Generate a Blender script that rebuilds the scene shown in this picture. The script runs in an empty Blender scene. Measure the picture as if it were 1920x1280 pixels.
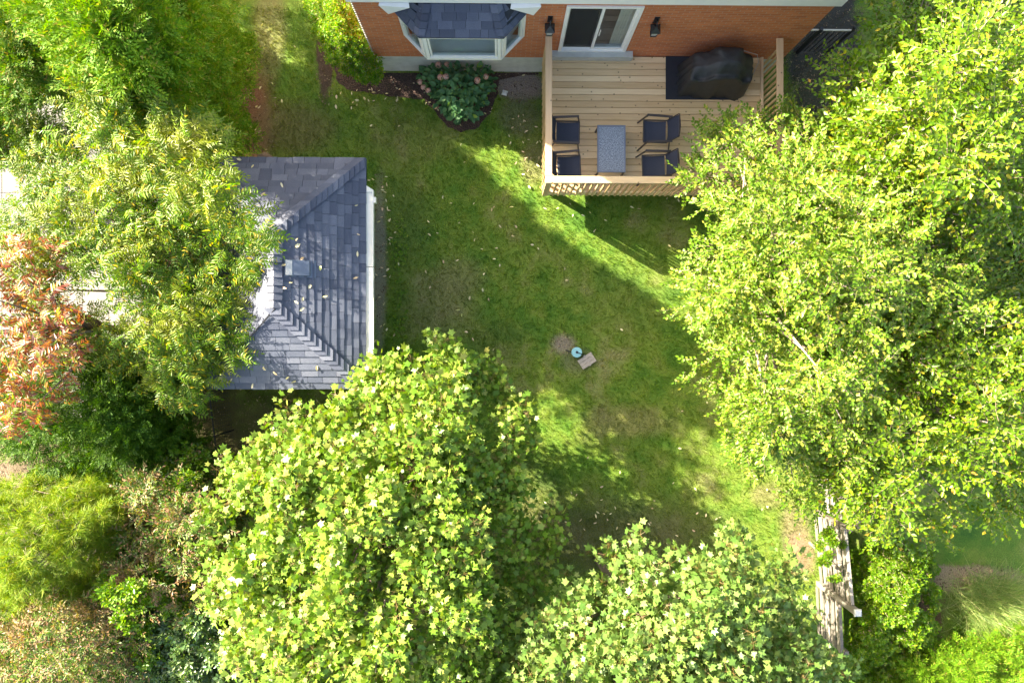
import bpy, bmesh, math, random
import numpy as np
from mathutils import Vector, Matrix
random.seed(7)
rng = np.random.default_rng(11)
R = math.radians
sc = bpy.context.scene
COL = sc.collection

# ------------------------------------------------------------------ camera
CAM_H, FPX, TILT = 16.5, 1300.0, math.atan(24 / 1300.0)
cd = bpy.data.cameras.new('camera'); cam = bpy.data.objects.new('camera', cd); COL.objects.link(cam)
cam.location = (0, 0, CAM_H); cam.rotation_euler = (0, -TILT, 0)
cd.sensor_width = 36; cd.lens = 36 * FPX / 1920; cd.clip_start = .1; cd.clip_end = 600
sc.camera = cam

# ------------------------------------------------------------------ world + sun
SUN_EL, SUN_AZ = R(31), math.atan2(-.861, .508)
w = bpy.data.worlds.new('World'); sc.world = w; w.use_nodes = True
nt = w.node_tree; nt.nodes.clear()
sky = nt.nodes.new('ShaderNodeTexSky'); sky.sky_type = 'NISHITA'; sky.sun_disc = False
sky.sun_elevation = SUN_EL; sky.sun_rotation = SUN_AZ; sky.air_density = 1.0; sky.dust_density = 4.0; sky.ozone_density = 1.3
bg = nt.nodes.new('ShaderNodeBackground'); bg.inputs[1].default_value = .12
wo = nt.nodes.new('ShaderNodeOutputWorld')
nt.links.new(sky.outputs[0], bg.inputs[0]); nt.links.new(bg.outputs[0], wo.inputs[0])
sd = bpy.data.lights.new('sun', 'SUN'); sd.energy = 5.0; sd.angle = R(.5); sd.color = (1, .95, .84)
sun = bpy.data.objects.new('sun', sd); COL.objects.link(sun)
S = Vector((-.861 * math.cos(SUN_EL), .508 * math.cos(SUN_EL), math.sin(SUN_EL)))
sun.location = S * 60; sun.rotation_euler = S.to_track_quat('Z', 'Y').to_euler()
vs = sc.view_settings
vs.view_transform = 'Standard'; vs.look = 'None'; vs.gamma = 1; vs.use_curve_mapping = False; vs.exposure = 2.42
vs.use_white_balance = True; vs.white_balance_temperature = 7500; vs.white_balance_tint = 10
sc.cycles.max_bounces = 7; sc.cycles.transparent_max_bounces = 8; sc.cycles.diffuse_bounces = 4

# ------------------------------------------------------------------ helpers
ct, st = math.cos(TILT), math.sin(TILT)
def W(px, py, z=0.0):
    """point of the place at height z that the photograph shows at this pixel"""
    u = (np.asarray(px, float) - 960) / FPX; v = (640 - np.asarray(py, float)) / FPX
    dx = ct * u + st; dz = st * u - ct
    t = (z - CAM_H) / dz
    return np.stack([dx * t, v * t, np.broadcast_to(z, np.shape(t)) * 1.0], -1)
def WV(px, py, z=0.0): return Vector([float(a) for a in W(px, py, z)])

def tag(o, label=None, cat=None, group=None, kind=None):
    if label: o['label'] = label
    if cat: o['category'] = cat
    if group: o['group'] = group
    if kind: o['kind'] = kind
    return o
def empty(name, loc, rz=0, **k):
    o = bpy.data.objects.new(name, None); o.empty_display_size = .2
    COL.objects.link(o); o.location = loc; o.rotation_euler = (0, 0, rz)
    return tag(o, **k)
def link(name, me, parent=None, **k):
    o = bpy.data.objects.new(name, me); COL.objects.link(o)
    if parent is not None: o.parent = parent
    return tag(o, **k)
def np_mesh(name, V, F, mats, mi=None, smooth=False):
    me = bpy.data.meshes.new(name)
    V = np.ascontiguousarray(V, dtype=np.float32); F = np.ascontiguousarray(F, dtype=np.int32)
    n, k = F.shape
    me.vertices.add(len(V)); me.vertices.foreach_set('co', V.ravel())
    me.loops.add(n * k); me.loops.foreach_set('vertex_index', F.ravel())
    me.polygons.add(n)
    me.polygons.foreach_set('loop_start', np.arange(0, n * k, k, dtype=np.int32))
    me.polygons.foreach_set('loop_total', np.full(n, k, dtype=np.int32))
    for m in mats: me.materials.append(m)
    if mi is not None: me.polygons.foreach_set('material_index', np.ascontiguousarray(mi, dtype=np.int32))
    if smooth: me.polygons.foreach_set('use_smooth', np.ones(n, dtype=bool))
    me.update(calc_edges=True)
    return me

class MB:
    """collects shapes, builds ONE mesh"""
    def __init__(s): s.v = []; s.f = []
    def raw(s, vs_, fs):
        b = len(s.v); s.v += [tuple(a) for a in vs_]; s.f += [tuple(b + i for i in f) for f in fs]; return s
    def hexa(s, p):      # 8 points: bottom ring 0-3, top ring 4-7
        return s.raw(p, [(3, 2, 1, 0), (4, 5, 6, 7), (0, 1, 5, 4), (1, 2, 6, 5), (2, 3, 7, 6), (3, 0, 4, 7)])
    def box(s, x0, x1, y0, y1, z0, z1):
        return s.hexa([(x0, y0, z0), (x1, y0, z0), (x1, y1, z0), (x0, y1, z0), (x0, y0, z1), (x1, y0, z1), (x1, y1, z1), (x0, y1, z1)])
    def cbox(s, x0, x1, y0, y1, z0, z1, c=.004):   # box with chamfered top edges
        s.raw([(x0, y0, z0), (x1, y0, z0), (x1, y1, z0), (x0, y1, z0),
               (x0, y0, z1 - c), (x1, y0, z1 - c), (x1, y1, z1 - c), (x0, y1, z1 - c),
               (x0 + c, y0 + c, z1), (x1 - c, y0 + c, z1), (x1 - c, y1 - c, z1), (x0 + c, y1 - c, z1)],
              [(3, 2, 1, 0), (0, 1, 5, 4), (1, 2, 6, 5), (2, 3, 7, 6), (3, 0, 4, 7),
               (4, 5, 9, 8), (5, 6, 10, 9), (6, 7, 11, 10), (7, 4, 8, 11), (8, 9, 10, 11)])
        return s
    def bar(s, a, b, w_, h_, up=(0, 0, 1)):
        a, b = Vector(a), Vector(b); d = (b - a).normalized(); u = Vector(up)
        if abs(d.dot(u)) > .98: u = Vector((0, 1, 0))
        x = d.cross(u).normalized() * w_ / 2; y = x.normalized().cross(d) * h_ / 2
        return s.hexa([a - x - y, a + x - y, a + x + y, a - x + y, b - x - y, b + x - y, b + x + y, b - x + y])
    def tube(s, pts, rad, n=8, cap=True):
        pts = [Vector(p) for p in pts]; rad = rad if hasattr(rad, '__len__') else [rad] * len(pts)
        rings = []
        for i, p in enumerate(pts):
            d = (pts[min(i + 1, len(pts) - 1)] - pts[max(i - 1, 0)]).normalized()
            u = Vector((0, 0, 1)) if abs(d.z) < .9 else Vector((1, 0, 0))
            x = d.cross(u).normalized(); y = x.cross(d)
            rings.append([p + (x * math.cos(2 * math.pi * k / n) + y * math.sin(2 * math.pi * k / n)) * rad[i] for k in range(n)])
        V = [v for r in rings for v in r]; F = []
        for i in range(len(pts) - 1):
            for k in range(n): F.append((i * n + k, i * n + (k + 1) % n, (i + 1) * n + (k + 1) % n, (i + 1) * n + k))
        if cap: F += [tuple(range(n))[::-1], tuple((len(pts) - 1) * n + k for k in range(n))]
        return s.raw(V, F)
    def prism(s, poly, z0, z1):
        n = len(poly)
        return s.raw([(x, y, z0) for x, y in poly] + [(x, y, z1) for x, y in poly],
                     [tuple(range(n))[::-1], tuple(range(n, 2 * n))] + [(i, (i + 1) % n, n + (i + 1) % n, n + i) for i in range(n)])
    def mesh(s, name, m, smooth=False):
        me = bpy.data.meshes.new(name); me.from_pydata(s.v, [], s.f); me.materials.append(m)
        bm = bmesh.new(); bm.from_mesh(me); bmesh.ops.recalc_face_normals(bm, faces=bm.faces[:]); bm.to_mesh(me); bm.free()
        if smooth: me.polygons.foreach_set('use_smooth', [True] * len(me.polygons))
        me.update(); return me
    def build(s, name, m, parent=None, smooth=False, **k): return link(name, s.mesh(name, m, smooth), parent, **k)

# ------------------------------------------------------------------ materials
def newmat(name):
    m = bpy.data.materials.new(name); m.use_nodes = True; t = m.node_tree
    for n in list(t.nodes):
        if n.type not in ('OUTPUT_MATERIAL', 'BSDF_PRINCIPLED'): t.nodes.remove(n)
    return m, t, t.nodes['Principled BSDF'], t.nodes['Material Output']
def N(t, typ, **k):
    n = t.nodes.new(typ)
    for a, b in k.items():
        if a.startswith('i_'):
            key = a[2:]; key = int(key) if key.isdigit() else key.replace('_', ' ')
            n.inputs[key].default_value = b
        else: setattr(n, a, b)
    return n
def L(t, a, b): t.links.new(a, b)
def ramp(t, stops, src, interp='LINEAR'):
    r = t.nodes.new('ShaderNodeValToRGB'); r.color_ramp.interpolation = interp
    e = r.color_ramp.elements
    while len(e) < len(stops): e.new(.5)
    for el, (p, c) in zip(e, stops): el.position = p; el.color = (*c, 1) if len(c) == 3 else c
    L(t, src, r.inputs[0]); return r.outputs[0]
def rnd(t):
    """a random value per object and per loose island"""
    a = N(t, 'ShaderNodeObjectInfo').outputs['Random']; b = N(t, 'ShaderNodeNewGeometry').outputs['Random Per Island']
    s = N(t, 'ShaderNodeMath', operation='ADD'); L(t, a, s.inputs[0]); L(t, b, s.inputs[1])
    f = N(t, 'ShaderNodeMath', operation='FRACT'); L(t, s.outputs[0], f.inputs[0]); return f.outputs[0]
def mixc(t, fac, a, b, typ='MIX'):
    m = N(t, 'ShaderNodeMix', data_type='RGBA', blend_type=typ)
    for s, v in ((m.inputs[0], fac), (m.inputs[6], a), (m.inputs[7], b)):
        if hasattr(v, 'is_output'): L(t, v, s)
        else: s.default_value = v if not isinstance(v, tuple) or len(v) == 4 else (*v, 1)
    return m.outputs[2]
def mth(t, op, a, b=None, c=None):
    m = N(t, 'ShaderNodeMath', operation=op)
    for s, v in zip(m.inputs, (a, b, c)):
        if v is None: continue
        if hasattr(v, 'is_output'): L(t, v, s)
        else: s.default_value = v
    return m.outputs[0]
def coords(t, scale=(1, 1, 1), world=True):
    if world: src = N(t, 'ShaderNodeNewGeometry').outputs['Position']
    else: src = N(t, 'ShaderNodeTexCoord').outputs['Object']
    mp = N(t, 'ShaderNodeMapping'); mp.inputs['Scale'].default_value = scale; L(t, src, mp.inputs[0]); return mp.outputs[0]
def noise(t, vec, scale, detail=4, rough=.55):
    n = N(t, 'ShaderNodeTexNoise', i_Scale=scale, i_Detail=detail, i_Roughness=rough); L(t, vec, n.inputs['Vector']); return n.outputs['Fac']
def bump(t, b, h, strength=.3, dist=.01):
    n = N(t, 'ShaderNodeBump', i_Strength=strength, i_Distance=dist); L(t, h, n.inputs['Height']); L(t, n.outputs[0], b.inputs['Normal'])

def plain(name, col, rough=.6, var=.12, metal=0, sc_=8, bmp=.15):
    m, t, b, o = newmat(name); v = coords(t)
    n = noise(t, v, sc_, 5)
    c = ramp(t, [(.25, tuple(x * (1 - var) for x in col)), (.75, tuple(min(1, x * (1 + var)) for x in col))], n)
    L(t, c, b.inputs['Base Color']); b.inputs['Roughness'].default_value = rough; b.inputs['Metallic'].default_value = metal
    bump(t, b, noise(t, v, sc_ * 8, 3), bmp, .005); return m

def leafmat(name, stops, trans=.35, rough=.42, spec=.5, clump=None):
    m, t, b, o = newmat(name)
    c = ramp(t, stops, rnd(t))
    big = noise(t, coords(t), .9, 2)
    if clump: c = mixc(t, ramp(t, [(.5, (0, 0, 0)), (.68, (1, 1, 1))], big), c, clump)
    hv = N(t, 'ShaderNodeHueSaturation'); L(t, c, hv.inputs['Color'])
    L(t, mth(t, 'MULTIPLY_ADD', big, .5, .75), hv.inputs['Value']); c = hv.outputs[0]
    L(t, c, b.inputs['Base Color']); b.inputs['Roughness'].default_value = rough
    b.inputs['Specular IOR Level'].default_value = spec
    tr = N(t, 'ShaderNodeBsdfTranslucent'); tc = mixc(t, 1.0, c, (1.45, 1.40, .30, 1), 'MULTIPLY')
    L(t, tc, tr.inputs[0])
    mx = N(t, 'ShaderNodeMixShader', i_0=trans); L(t, b.outputs[0], mx.inputs[1]); L(t, tr.outputs[0], mx.inputs[2])
    L(t, mx.outputs[0], o.inputs[0]); return m

def woodmat(name, lo, hi, along='x', rough=.7, knots=True, gr=1.0):
    m, t, b, o = newmat(name)
    s = {'x': (1.2, 22, 22), 'y': (22, 1.2, 22), 'z': (22, 22, 1.2)}[along]
    r = rnd(t); base = N(t, 'ShaderNodeNewGeometry').outputs['Position']
    off = N(t, 'ShaderNodeVectorMath', operation='MULTIPLY_ADD')
    cx = N(t, 'ShaderNodeCombineXYZ'); L(t, r, cx.inputs[0]); L(t, r, cx.inputs[1])
    L(t, cx.outputs[0], off.inputs[0]); off.inputs[1].default_value = (37, 19, 0); L(t, base, off.inputs[2])
    mp = N(t, 'ShaderNodeMapping'); mp.inputs['Scale'].default_value = s; L(t, off.outputs[0], mp.inputs[0])
    g = noise(t, mp.outputs[0], 1.6 * gr, 6, .65)
    f = mth(t, 'ADD', mth(t, 'MULTIPLY', g, .55), mth(t, 'MULTIPLY', r, .45))
    c = ramp(t, [(.22, lo), (.78, hi)], f)
    if knots:
        vo = N(t, 'ShaderNodeTexVoronoi', i_Scale=3.0, voronoi_dimensions='2D'); L(t, off.outputs[0], vo.inputs['Vector'])
        k = ramp(t, [(.03, (1, 1, 1)), (.065, (0, 0, 0))], vo.outputs['Distance'])
        c = mixc(t, mth(t, 'MULTIPLY', k, .8), c, tuple(x * .25 for x in lo))
    L(t, c, b.inputs['Base Color']); b.inputs['Roughness'].default_value = rough
    bump(t, b, g, .35, .004); return m

M = {}
M['deck'] = woodmat('deck_wood', (.52, .36, .19), (.82, .64, .40), 'x')
M['deck_y'] = woodmat('rail_wood', (.48, .32, .18), (.74, .55, .36), 'y')
M['deck_z'] = woodmat('baluster_wood', (.44, .28, .13), (.64, .46, .26), 'z', knots=False)
M['fence'] = woodmat('weathered_wood', (.15, .13, .11), (.33, .305, .265), 'y', knots=False, gr=1.3)
M['fence_z'] = woodmat('weathered_post', (.16, .14, .12), (.30, .28, .24), 'z', knots=False)
M['fence_b'] = woodmat('brown_fence', (.10, .07, .045), (.22, .15, .10), 'y', knots=False)
M['white'] = plain('white_paint', (.80, .80, .79), .4, .04)
M['siding'] = plain('white_siding', (.78, .78, .77), .5, .04)
M['gutter'] = plain('cream_gutter', (.72, .70, .62), .4, .06)
M['concrete'] = plain('concrete', (.50, .50, .47), .85, .16, sc_=5, bmp=.4)
M['sill'] = plain('stone_sill', (.42, .44, .43), .8, .12, sc_=7, bmp=.4)
M['black'] = plain('black_metal', (.015, .016, .02), .4, .1)
M['frame'] = plain('chair_frame', (.035, .027, .025), .4, .15)
M['sling'] = plain('navy_sling', (.022, .030, .055), .7, .2, sc_=60)
M['mat'] = plain('grill_mat', (.016, .020, .030), .85, .15, sc_=40, bmp=.4)
M['tarp'] = plain('black_cover', (.021, .024, .028), .50, .25, sc_=9, bmp=1.0)
M['vent'] = plain('vent_metal', (.12, .15, .21), .45, .1)
M['ventlight'] = plain('vent_face', (.42, .43, .44), .5, .1)
M['room'] = plain('room_paint', (.42, .43, .43), .9, .05)
M['curtain'] = plain('curtain_cloth', (.75, .74, .70), .9, .06)
M['blue'] = plain('pale_blue_plastic', (.22, .50, .58), .5, .1)
M['slab'] = plain('pale_slab', (.19, .19, .185), .85, .10, sc_=6, bmp=.3)
M['bark'] = plain('bark', (.16, .125, .095), .9, .3, sc_=14, bmp=.6)
M['barkl'] = plain('pale_bark', (.34, .27, .21), .9, .25, sc_=14, bmp=.6)
M['stone'] = plain('white_stone', (.62, .64, .62), .8, .12)
M['hub'] = plain('old_timber', (.34, .31, .28), .85, .2, sc_=20, bmp=.5)

def brickmat():
    m, t, b, o = newmat('red_brick')
    g = N(t, 'ShaderNodeNewGeometry'); sx = N(t, 'ShaderNodeSeparateXYZ'); L(t, g.outputs['Position'], sx.inputs[0])
    xy = mth(t, 'ADD', sx.outputs[0], sx.outputs[1]); cv = N(t, 'ShaderNodeCombineXYZ'); L(t, xy, cv.inputs[0]); L(t, sx.outputs[2], cv.inputs[1])
    br = N(t, 'ShaderNodeTexBrick', i_Scale=1.0, i_Mortar_Size=.010, i_Mortar_Smooth=.3, i_Bias=.0, i_Brick_Width=.215, i_Row_Height=.074)
    br.inputs['Color1'].default_value = (.47, .13, .045, 1); br.inputs['Color2'].default_value = (.58, .18, .06, 1); br.inputs['Mortar'].default_value = (.46, .24, .16, 1)
    L(t, cv.outputs[0], br.inputs['Vector'])
    mp = N(t, 'ShaderNodeMapping'); mp.inputs['Scale'].default_value = (2.2, 2.2, 4); L(t, g.outputs['Position'], mp.inputs[0])
    n = noise(t, mp.outputs[0], 1.1, 6, .7)
    c = mixc(t, 1.0, br.outputs['Color'], ramp(t, [(.3, (.85, .82, .84)), (.7, (1.10, 1.10, 1.1))], n), 'MULTIPLY')
    ef = mth(t, 'MULTIPLY', ramp(t, [(.62, (0, 0, 0)), (.8, (1, 1, 1))], noise(t, coords(t), 30, 3)), .35)
    c = mixc(t, ef, c, (.55, .33, .24))
    L(t, c, b.inputs['Base Color']); b.inputs['Roughness'].default_value = .85
    bump(t, b, br.outputs['Fac'], -.5, .008); return m
M['brick'] = brickmat()

def shinglemat(name, a, c_, d):
    m, t, b, o = newmat(name)
    c = ramp(t, [(0, a), (.55, c_), (1, d)], rnd(t))
    gr = noise(t, coords(t), 160, 2); c = mixc(t, 1.0, c, ramp(t, [(.3, (.6, .6, .62)), (.7, (1.4, 1.4, 1.38))], gr), 'MULTIPLY')
    st_ = noise(t, coords(t, (1, .35, 1)), 1.7, 4); c = mixc(t, 1.0, c, ramp(t, [(.3, (.8, .82, .88)), (.7, (1.2, 1.17, 1.12))], st_), 'MULTIPLY')
    L(t, c, b.inputs['Base Color']); b.inputs['Roughness'].default_value = .62; b.inputs['Specular IOR Level'].default_value = .6
    bump(t, b, gr, .6, .004); return m
M['shingle'] = shinglemat('shed_shingle', (.044, .056, .092), (.074, .090, .132), (.118, .134, .18))
M['shingle2'] = shinglemat('bay_shingle', (.026, .036, .066), (.045, .060, .10), (.075, .092, .14))
M['under'] = plain('roof_underlay', (.02, .025, .035), .9, .1)

def glassmat(nm='window_glass', ior=1.45):
    m, t, b, o = newmat(nm)
    t.nodes.remove(b)
    fr = N(t, 'ShaderNodeFresnel', i_IOR=ior); gl = N(t, 'ShaderNodeBsdfGlossy', i_Roughness=.01); tp = N(t, 'ShaderNodeBsdfTransparent')
    tp.inputs[0].default_value = (.85, .90, .90, 1)
    gm_ = N(t, 'ShaderNodeNewGeometry'); fb = mth(t, 'MULTIPLY', fr.outputs[0], mth(t, 'SUBTRACT', 1.0, gm_.outputs['Backfacing']))
    mx = N(t, 'ShaderNodeMixShader'); L(t, fb, mx.inputs[0]); L(t, tp.outputs[0], mx.inputs[1]); L(t, gl.outputs[0], mx.inputs[2])
    L(t, mx.outputs[0], o.inputs[0]); return m
M['glass'] = glassmat(); M['doorglass'] = glassmat('door_glass', 2.0)
def screenmat():
    m, t, b, o = newmat('insect_screen')
    b.inputs['Base Color'].default_value = (.025, .027, .03, 1); b.inputs['Roughness'].default_value = .8
    tp = N(t, 'ShaderNodeBsdfTransparent'); mx = N(t, 'ShaderNodeMixShader', i_0=.6)
    L(t, tp.outputs[0], mx.inputs[1]); L(t, b.outputs[0], mx.inputs[2]); L(t, mx.outputs[0], o.inputs[0]); return m
M['screen'] = screenmat()
def tablemat():
    m, t, b, o = newmat('speckled_glass'); v = coords(t)
    n = noise(t, v, 48, 6, .8)
    c = ramp(t, [(.36, (.045, .065, .095)), (.5, (.15, .19, .25)), (.64, (.42, .47, .54))], n)
    L(t, c, b.inputs['Base Color']); b.inputs['Roughness'].default_value = .22; return m
M['table'] = tablemat()

# ground colours: patches of bare soil, dry grass and mulch where they lie (metres)
DIRT = []   # (px, py, rx, ry, colour, edge)
def patch(px, py, rx, ry, c, e=.35, s=1.0): p = W(px, py); DIRT.append((float(p[0]), float(p[1]), rx, ry, c, e, s))
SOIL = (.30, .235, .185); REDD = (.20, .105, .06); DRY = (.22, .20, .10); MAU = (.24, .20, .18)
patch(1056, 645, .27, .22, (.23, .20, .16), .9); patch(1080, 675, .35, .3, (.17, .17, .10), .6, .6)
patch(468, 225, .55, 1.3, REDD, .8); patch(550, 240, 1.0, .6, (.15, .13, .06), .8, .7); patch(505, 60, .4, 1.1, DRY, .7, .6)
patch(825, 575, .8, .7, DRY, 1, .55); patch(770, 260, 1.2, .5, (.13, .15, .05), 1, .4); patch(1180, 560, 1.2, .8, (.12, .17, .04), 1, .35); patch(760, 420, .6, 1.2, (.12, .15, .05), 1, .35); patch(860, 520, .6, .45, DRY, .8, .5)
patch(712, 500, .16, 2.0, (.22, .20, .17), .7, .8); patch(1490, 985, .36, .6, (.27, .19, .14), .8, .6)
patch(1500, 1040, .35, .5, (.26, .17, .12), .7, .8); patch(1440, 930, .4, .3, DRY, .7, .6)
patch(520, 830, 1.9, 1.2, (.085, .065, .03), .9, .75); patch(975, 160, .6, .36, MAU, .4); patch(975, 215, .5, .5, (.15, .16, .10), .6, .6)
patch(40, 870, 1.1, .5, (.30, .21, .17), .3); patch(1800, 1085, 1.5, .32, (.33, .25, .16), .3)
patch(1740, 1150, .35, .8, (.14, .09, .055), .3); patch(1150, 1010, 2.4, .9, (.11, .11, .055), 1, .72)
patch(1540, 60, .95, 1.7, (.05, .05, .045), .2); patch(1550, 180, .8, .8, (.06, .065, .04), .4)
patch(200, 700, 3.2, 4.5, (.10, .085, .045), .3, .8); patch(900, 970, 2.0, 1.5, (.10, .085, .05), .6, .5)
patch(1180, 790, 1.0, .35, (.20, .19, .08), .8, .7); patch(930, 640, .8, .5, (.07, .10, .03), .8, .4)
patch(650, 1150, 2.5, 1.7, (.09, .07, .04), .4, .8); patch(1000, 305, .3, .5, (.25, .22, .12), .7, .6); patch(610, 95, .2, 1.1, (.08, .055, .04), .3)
def groundmat(name, grass_only=False):
    m, t, b, o = newmat(name); v = coords(t)
    big = noise(t, v, .55, 5, .6); mid = noise(t, v, 2.3, 6, .65); fine = noise(t, v, 42, 5, .75)
    c = ramp(t, [(.33, (.042, .130, .018)), (.43, (.082, .180, .021)), (.53, (.145, .22, .034)), (.66, (.24, .245, .11))],
             mth(t, 'ADD', mth(t, 'MULTIPLY', big, .6), mth(t, 'MULTIPLY', mid, .4)))
    if grass_only:
        c = mixc(t, 1.0, c, ramp(t, [(0, (.65, .7, .6)), (1, (1.6, 1.55, 1.3))], rnd(t)), 'MULTIPLY')
    sp = N(t, 'ShaderNodeSeparateXYZ'); L(t, v, sp.inputs[0])
    wob = mth(t, 'MULTIPLY', mth(t, 'SUBTRACT', mth(t, 'ADD', mth(t, 'MULTIPLY', noise(t, v, 2.2, 7, .75), .7), mth(t, 'MULTIPLY', fine, .3)), .5), 1.5)
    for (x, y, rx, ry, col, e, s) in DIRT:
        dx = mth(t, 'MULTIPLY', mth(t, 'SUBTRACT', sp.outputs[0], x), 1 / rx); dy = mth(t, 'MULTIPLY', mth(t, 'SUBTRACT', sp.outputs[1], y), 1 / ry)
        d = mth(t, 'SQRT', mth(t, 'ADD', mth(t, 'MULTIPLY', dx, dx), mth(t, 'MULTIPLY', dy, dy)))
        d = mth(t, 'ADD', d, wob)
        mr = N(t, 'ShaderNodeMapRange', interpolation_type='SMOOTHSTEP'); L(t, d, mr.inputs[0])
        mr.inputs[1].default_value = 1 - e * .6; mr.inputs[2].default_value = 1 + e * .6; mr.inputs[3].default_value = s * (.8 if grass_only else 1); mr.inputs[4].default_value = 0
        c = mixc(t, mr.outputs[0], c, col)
    if not grass_only:
        c = mixc(t, 1.0, c, ramp(t, [(.32, (.45, .45, .45)), (.68, (1.6, 1.6, 1.5))], fine), 'MULTIPLY')
        bump(t, b, fine, .9, .03)
    L(t, c, b.inputs['Base Color']); b.inputs['Roughness'].default_value = .8; b.inputs['Specular IOR Level'].default_value = .25
    if grass_only:
        tr = N(t, 'ShaderNodeBsdfTranslucent'); L(t, mixc(t, 1.0, c, (1.5, 1.4, .5, 1), 'MULTIPLY'), tr.inputs[0])
        mx = N(t, 'ShaderNodeMixShader', i_0=.4); L(t, b.outputs[0], mx.inputs[1]); L(t, tr.outputs[0], mx.inputs[2]); L(t, mx.outputs[0], o.inputs[0])
    return m
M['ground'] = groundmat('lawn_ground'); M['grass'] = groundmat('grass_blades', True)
def mulchmat(name, a, b_, s=38):
    m, t, b, o = newmat(name); v = coords(t)
    vo = N(t, 'ShaderNodeTexVoronoi', i_Scale=s); L(t, v, vo.inputs['Vector'])
    n = noise(t, v, 9, 5); c = ramp(t, [(.2, a), (.8, b_)], mth(t, 'ADD', mth(t, 'MULTIPLY', vo.outputs['Distance'], .8), mth(t, 'MULTIPLY', n, .4)))
    L(t, c, b.inputs['Base Color']); b.inputs['Roughness'].default_value = .9; bump(t, b, vo.outputs['Distance'], 1, .03); return m
M['mulch'] = mulchmat('dark_mulch', (.022, .013, .010), (.085, .05, .04))

# ------------------------------------------------------------------ ground
def sheet(name, poly, z, m, **k):
    me = bpy.data.meshes.new(name); me.from_pydata([(x, y, z) for x, y in poly], [], [tuple(range(len(poly)))]); me.materials.append(m)
    return link(name, me, **k)
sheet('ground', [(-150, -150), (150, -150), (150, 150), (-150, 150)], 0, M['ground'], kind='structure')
bedpx = [(628, 120), (655, 137), (716, 137), (1010, 137), (1010, 139), (935, 150), (934, 175), (918, 215), (897, 238), (866, 249), (838, 238), (812, 208), (795, 188), (745, 182), (700, 176), (650, 170), (630, 150)]
rr = []
for i, (x, y) in enumerate(bedpx):
    x2, y2 = bedpx[(i + 1) % len(bedpx)]
    for k in range(3):
        f = k / 3; p = W(x + (x2 - x) * f, y + (y2 - y) * f)
        q = 0 if i < 4 else .03
        rr.append((float(p[0]) + random.uniform(-q, q), float(p[1]) + random.uniform(-q, q)))
sheet('mulch_bed', rr, .006, M['mulch'], kind='structure')
# dark ground behind the deck, neighbour's pale patio in slabs
pa = empty('neighbour_patio', (-10.5, 2.2, 0), kind='structure')
b_ = MB().box(-3, 2.6, -4, 4, -.02, .02).build('bedding', M['concrete'], pa)
for i in range(9):
    for j in range(12):
        x0 = -3 + i * .62; y0 = -4 + j * .66; dz = random.uniform(0, .004)
        if abs(x0 + 1.5) < 4: MB().cbox(x0 + .006, x0 + .614, y0 + .006, y0 + .654, .02, .05 + dz).build('slab', M['slab'], pa)

# ------------------------------------------------------------------ house
HX0, HX1, HY = -2.80, 6.42, 6.40
BRT = 3.53
house = empty('house', (HX0, HY, 0), label='red brick house with white siding above, bay window and sliding patio door', cat='house')
def hp(mb, name, m, parent=None, **k):   # build in world coordinates under the house
    o = mb.build(name, m, parent or house, **k)
    me = o.data; off = Vector((HX0, HY, 0))
    if parent is None or parent is house: me.transform(Matrix.Translation(-off))
    else: me.transform(Matrix.Translation(-off))
    return o
DX0, DX1, DZ0, DZ1 = 1.29, 2.78, 1.26, 3.31
BX0, BX1, BZ0, BZ1 = -1.93, .48, 2.02, 3.12
wb = MB()
T = .22
for x0, x1, z0, z1 in ((HX0, BX0, .87, BRT), (BX1, DX0, .87, BRT), (DX1, HX1, .87, BRT), (BX0, BX1, .87, BZ0), (BX0, BX1, BZ1, BRT), (DX0, DX1, .87, 1.06), (DX0, DX1, DZ1, BRT)):
    wb.box(x0, x1, HY, HY + T, z0, z1)
wb.box(HX0, HX0 + T, HY + T, 15.4, .87, BRT); wb.box(HX1 - T, HX1, HY + T, 15.4, .87, BRT); wb.box(HX0, HX1, 15.4, 15.6, .87, BRT)
hp(wb, 'brick_wall', M['brick'])
hp(MB().box(HX0 + .01, HX1 - .01, HY + .012, 15.6, 0, .87), 'foundation', M['concrete'])
# upper storey
hp(MB().box(HX0 - .02, HX1 + .02, HY - .03, 15.6, BRT, 6.05), 'upper_wall', M['siding'])
hp(MB().box(HX0 - .06, HX1 + .06, HY - .07, HY - .03, BRT - .03, BRT + .22), 'band_board', M['white'])
sg = MB()
for k in range(12): z = BRT + .24 + k * .2; sg.hexa([(HX0 - .02, HY - .055, z), (HX1 + .02, HY - .055, z), (HX1 + .02, HY - .031, z), (HX0 - .02, HY - .031, z), (HX0 - .02, HY - .034, z + .195), (HX1 + .02, HY - .034, z + .195), (HX1 + .02, HY - .031, z + .195), (HX0 - .02, HY - .031, z + .195)])
hp(sg, 'siding_boards', M['siding'], kind='stuff')
rf = MB(); a, b2 = HX0 - .1, HX1 + .1
rf.raw([(a, HY - .15, 6.05), (b2, HY - .15, 6.05), (b2, 15.8, 6.05), (a, 15.8, 6.05), (a, 11, 8.3), (b2, 11, 8.3)], [(0, 3, 2, 1), (0, 1, 5, 4), (2, 3, 4, 5), (1, 2, 5), (3, 0, 4)])
hp(rf, 'roof', M['shingle2'])
# dentil edge on the west corner of the brick
for k in range(33): hp(MB().box(HX0 - .012, HX0 + .022, HY - .012, HY - .0005, .89 + k * .0768, .92 + k * .0768), 'corner_brick', M['sill'])
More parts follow.
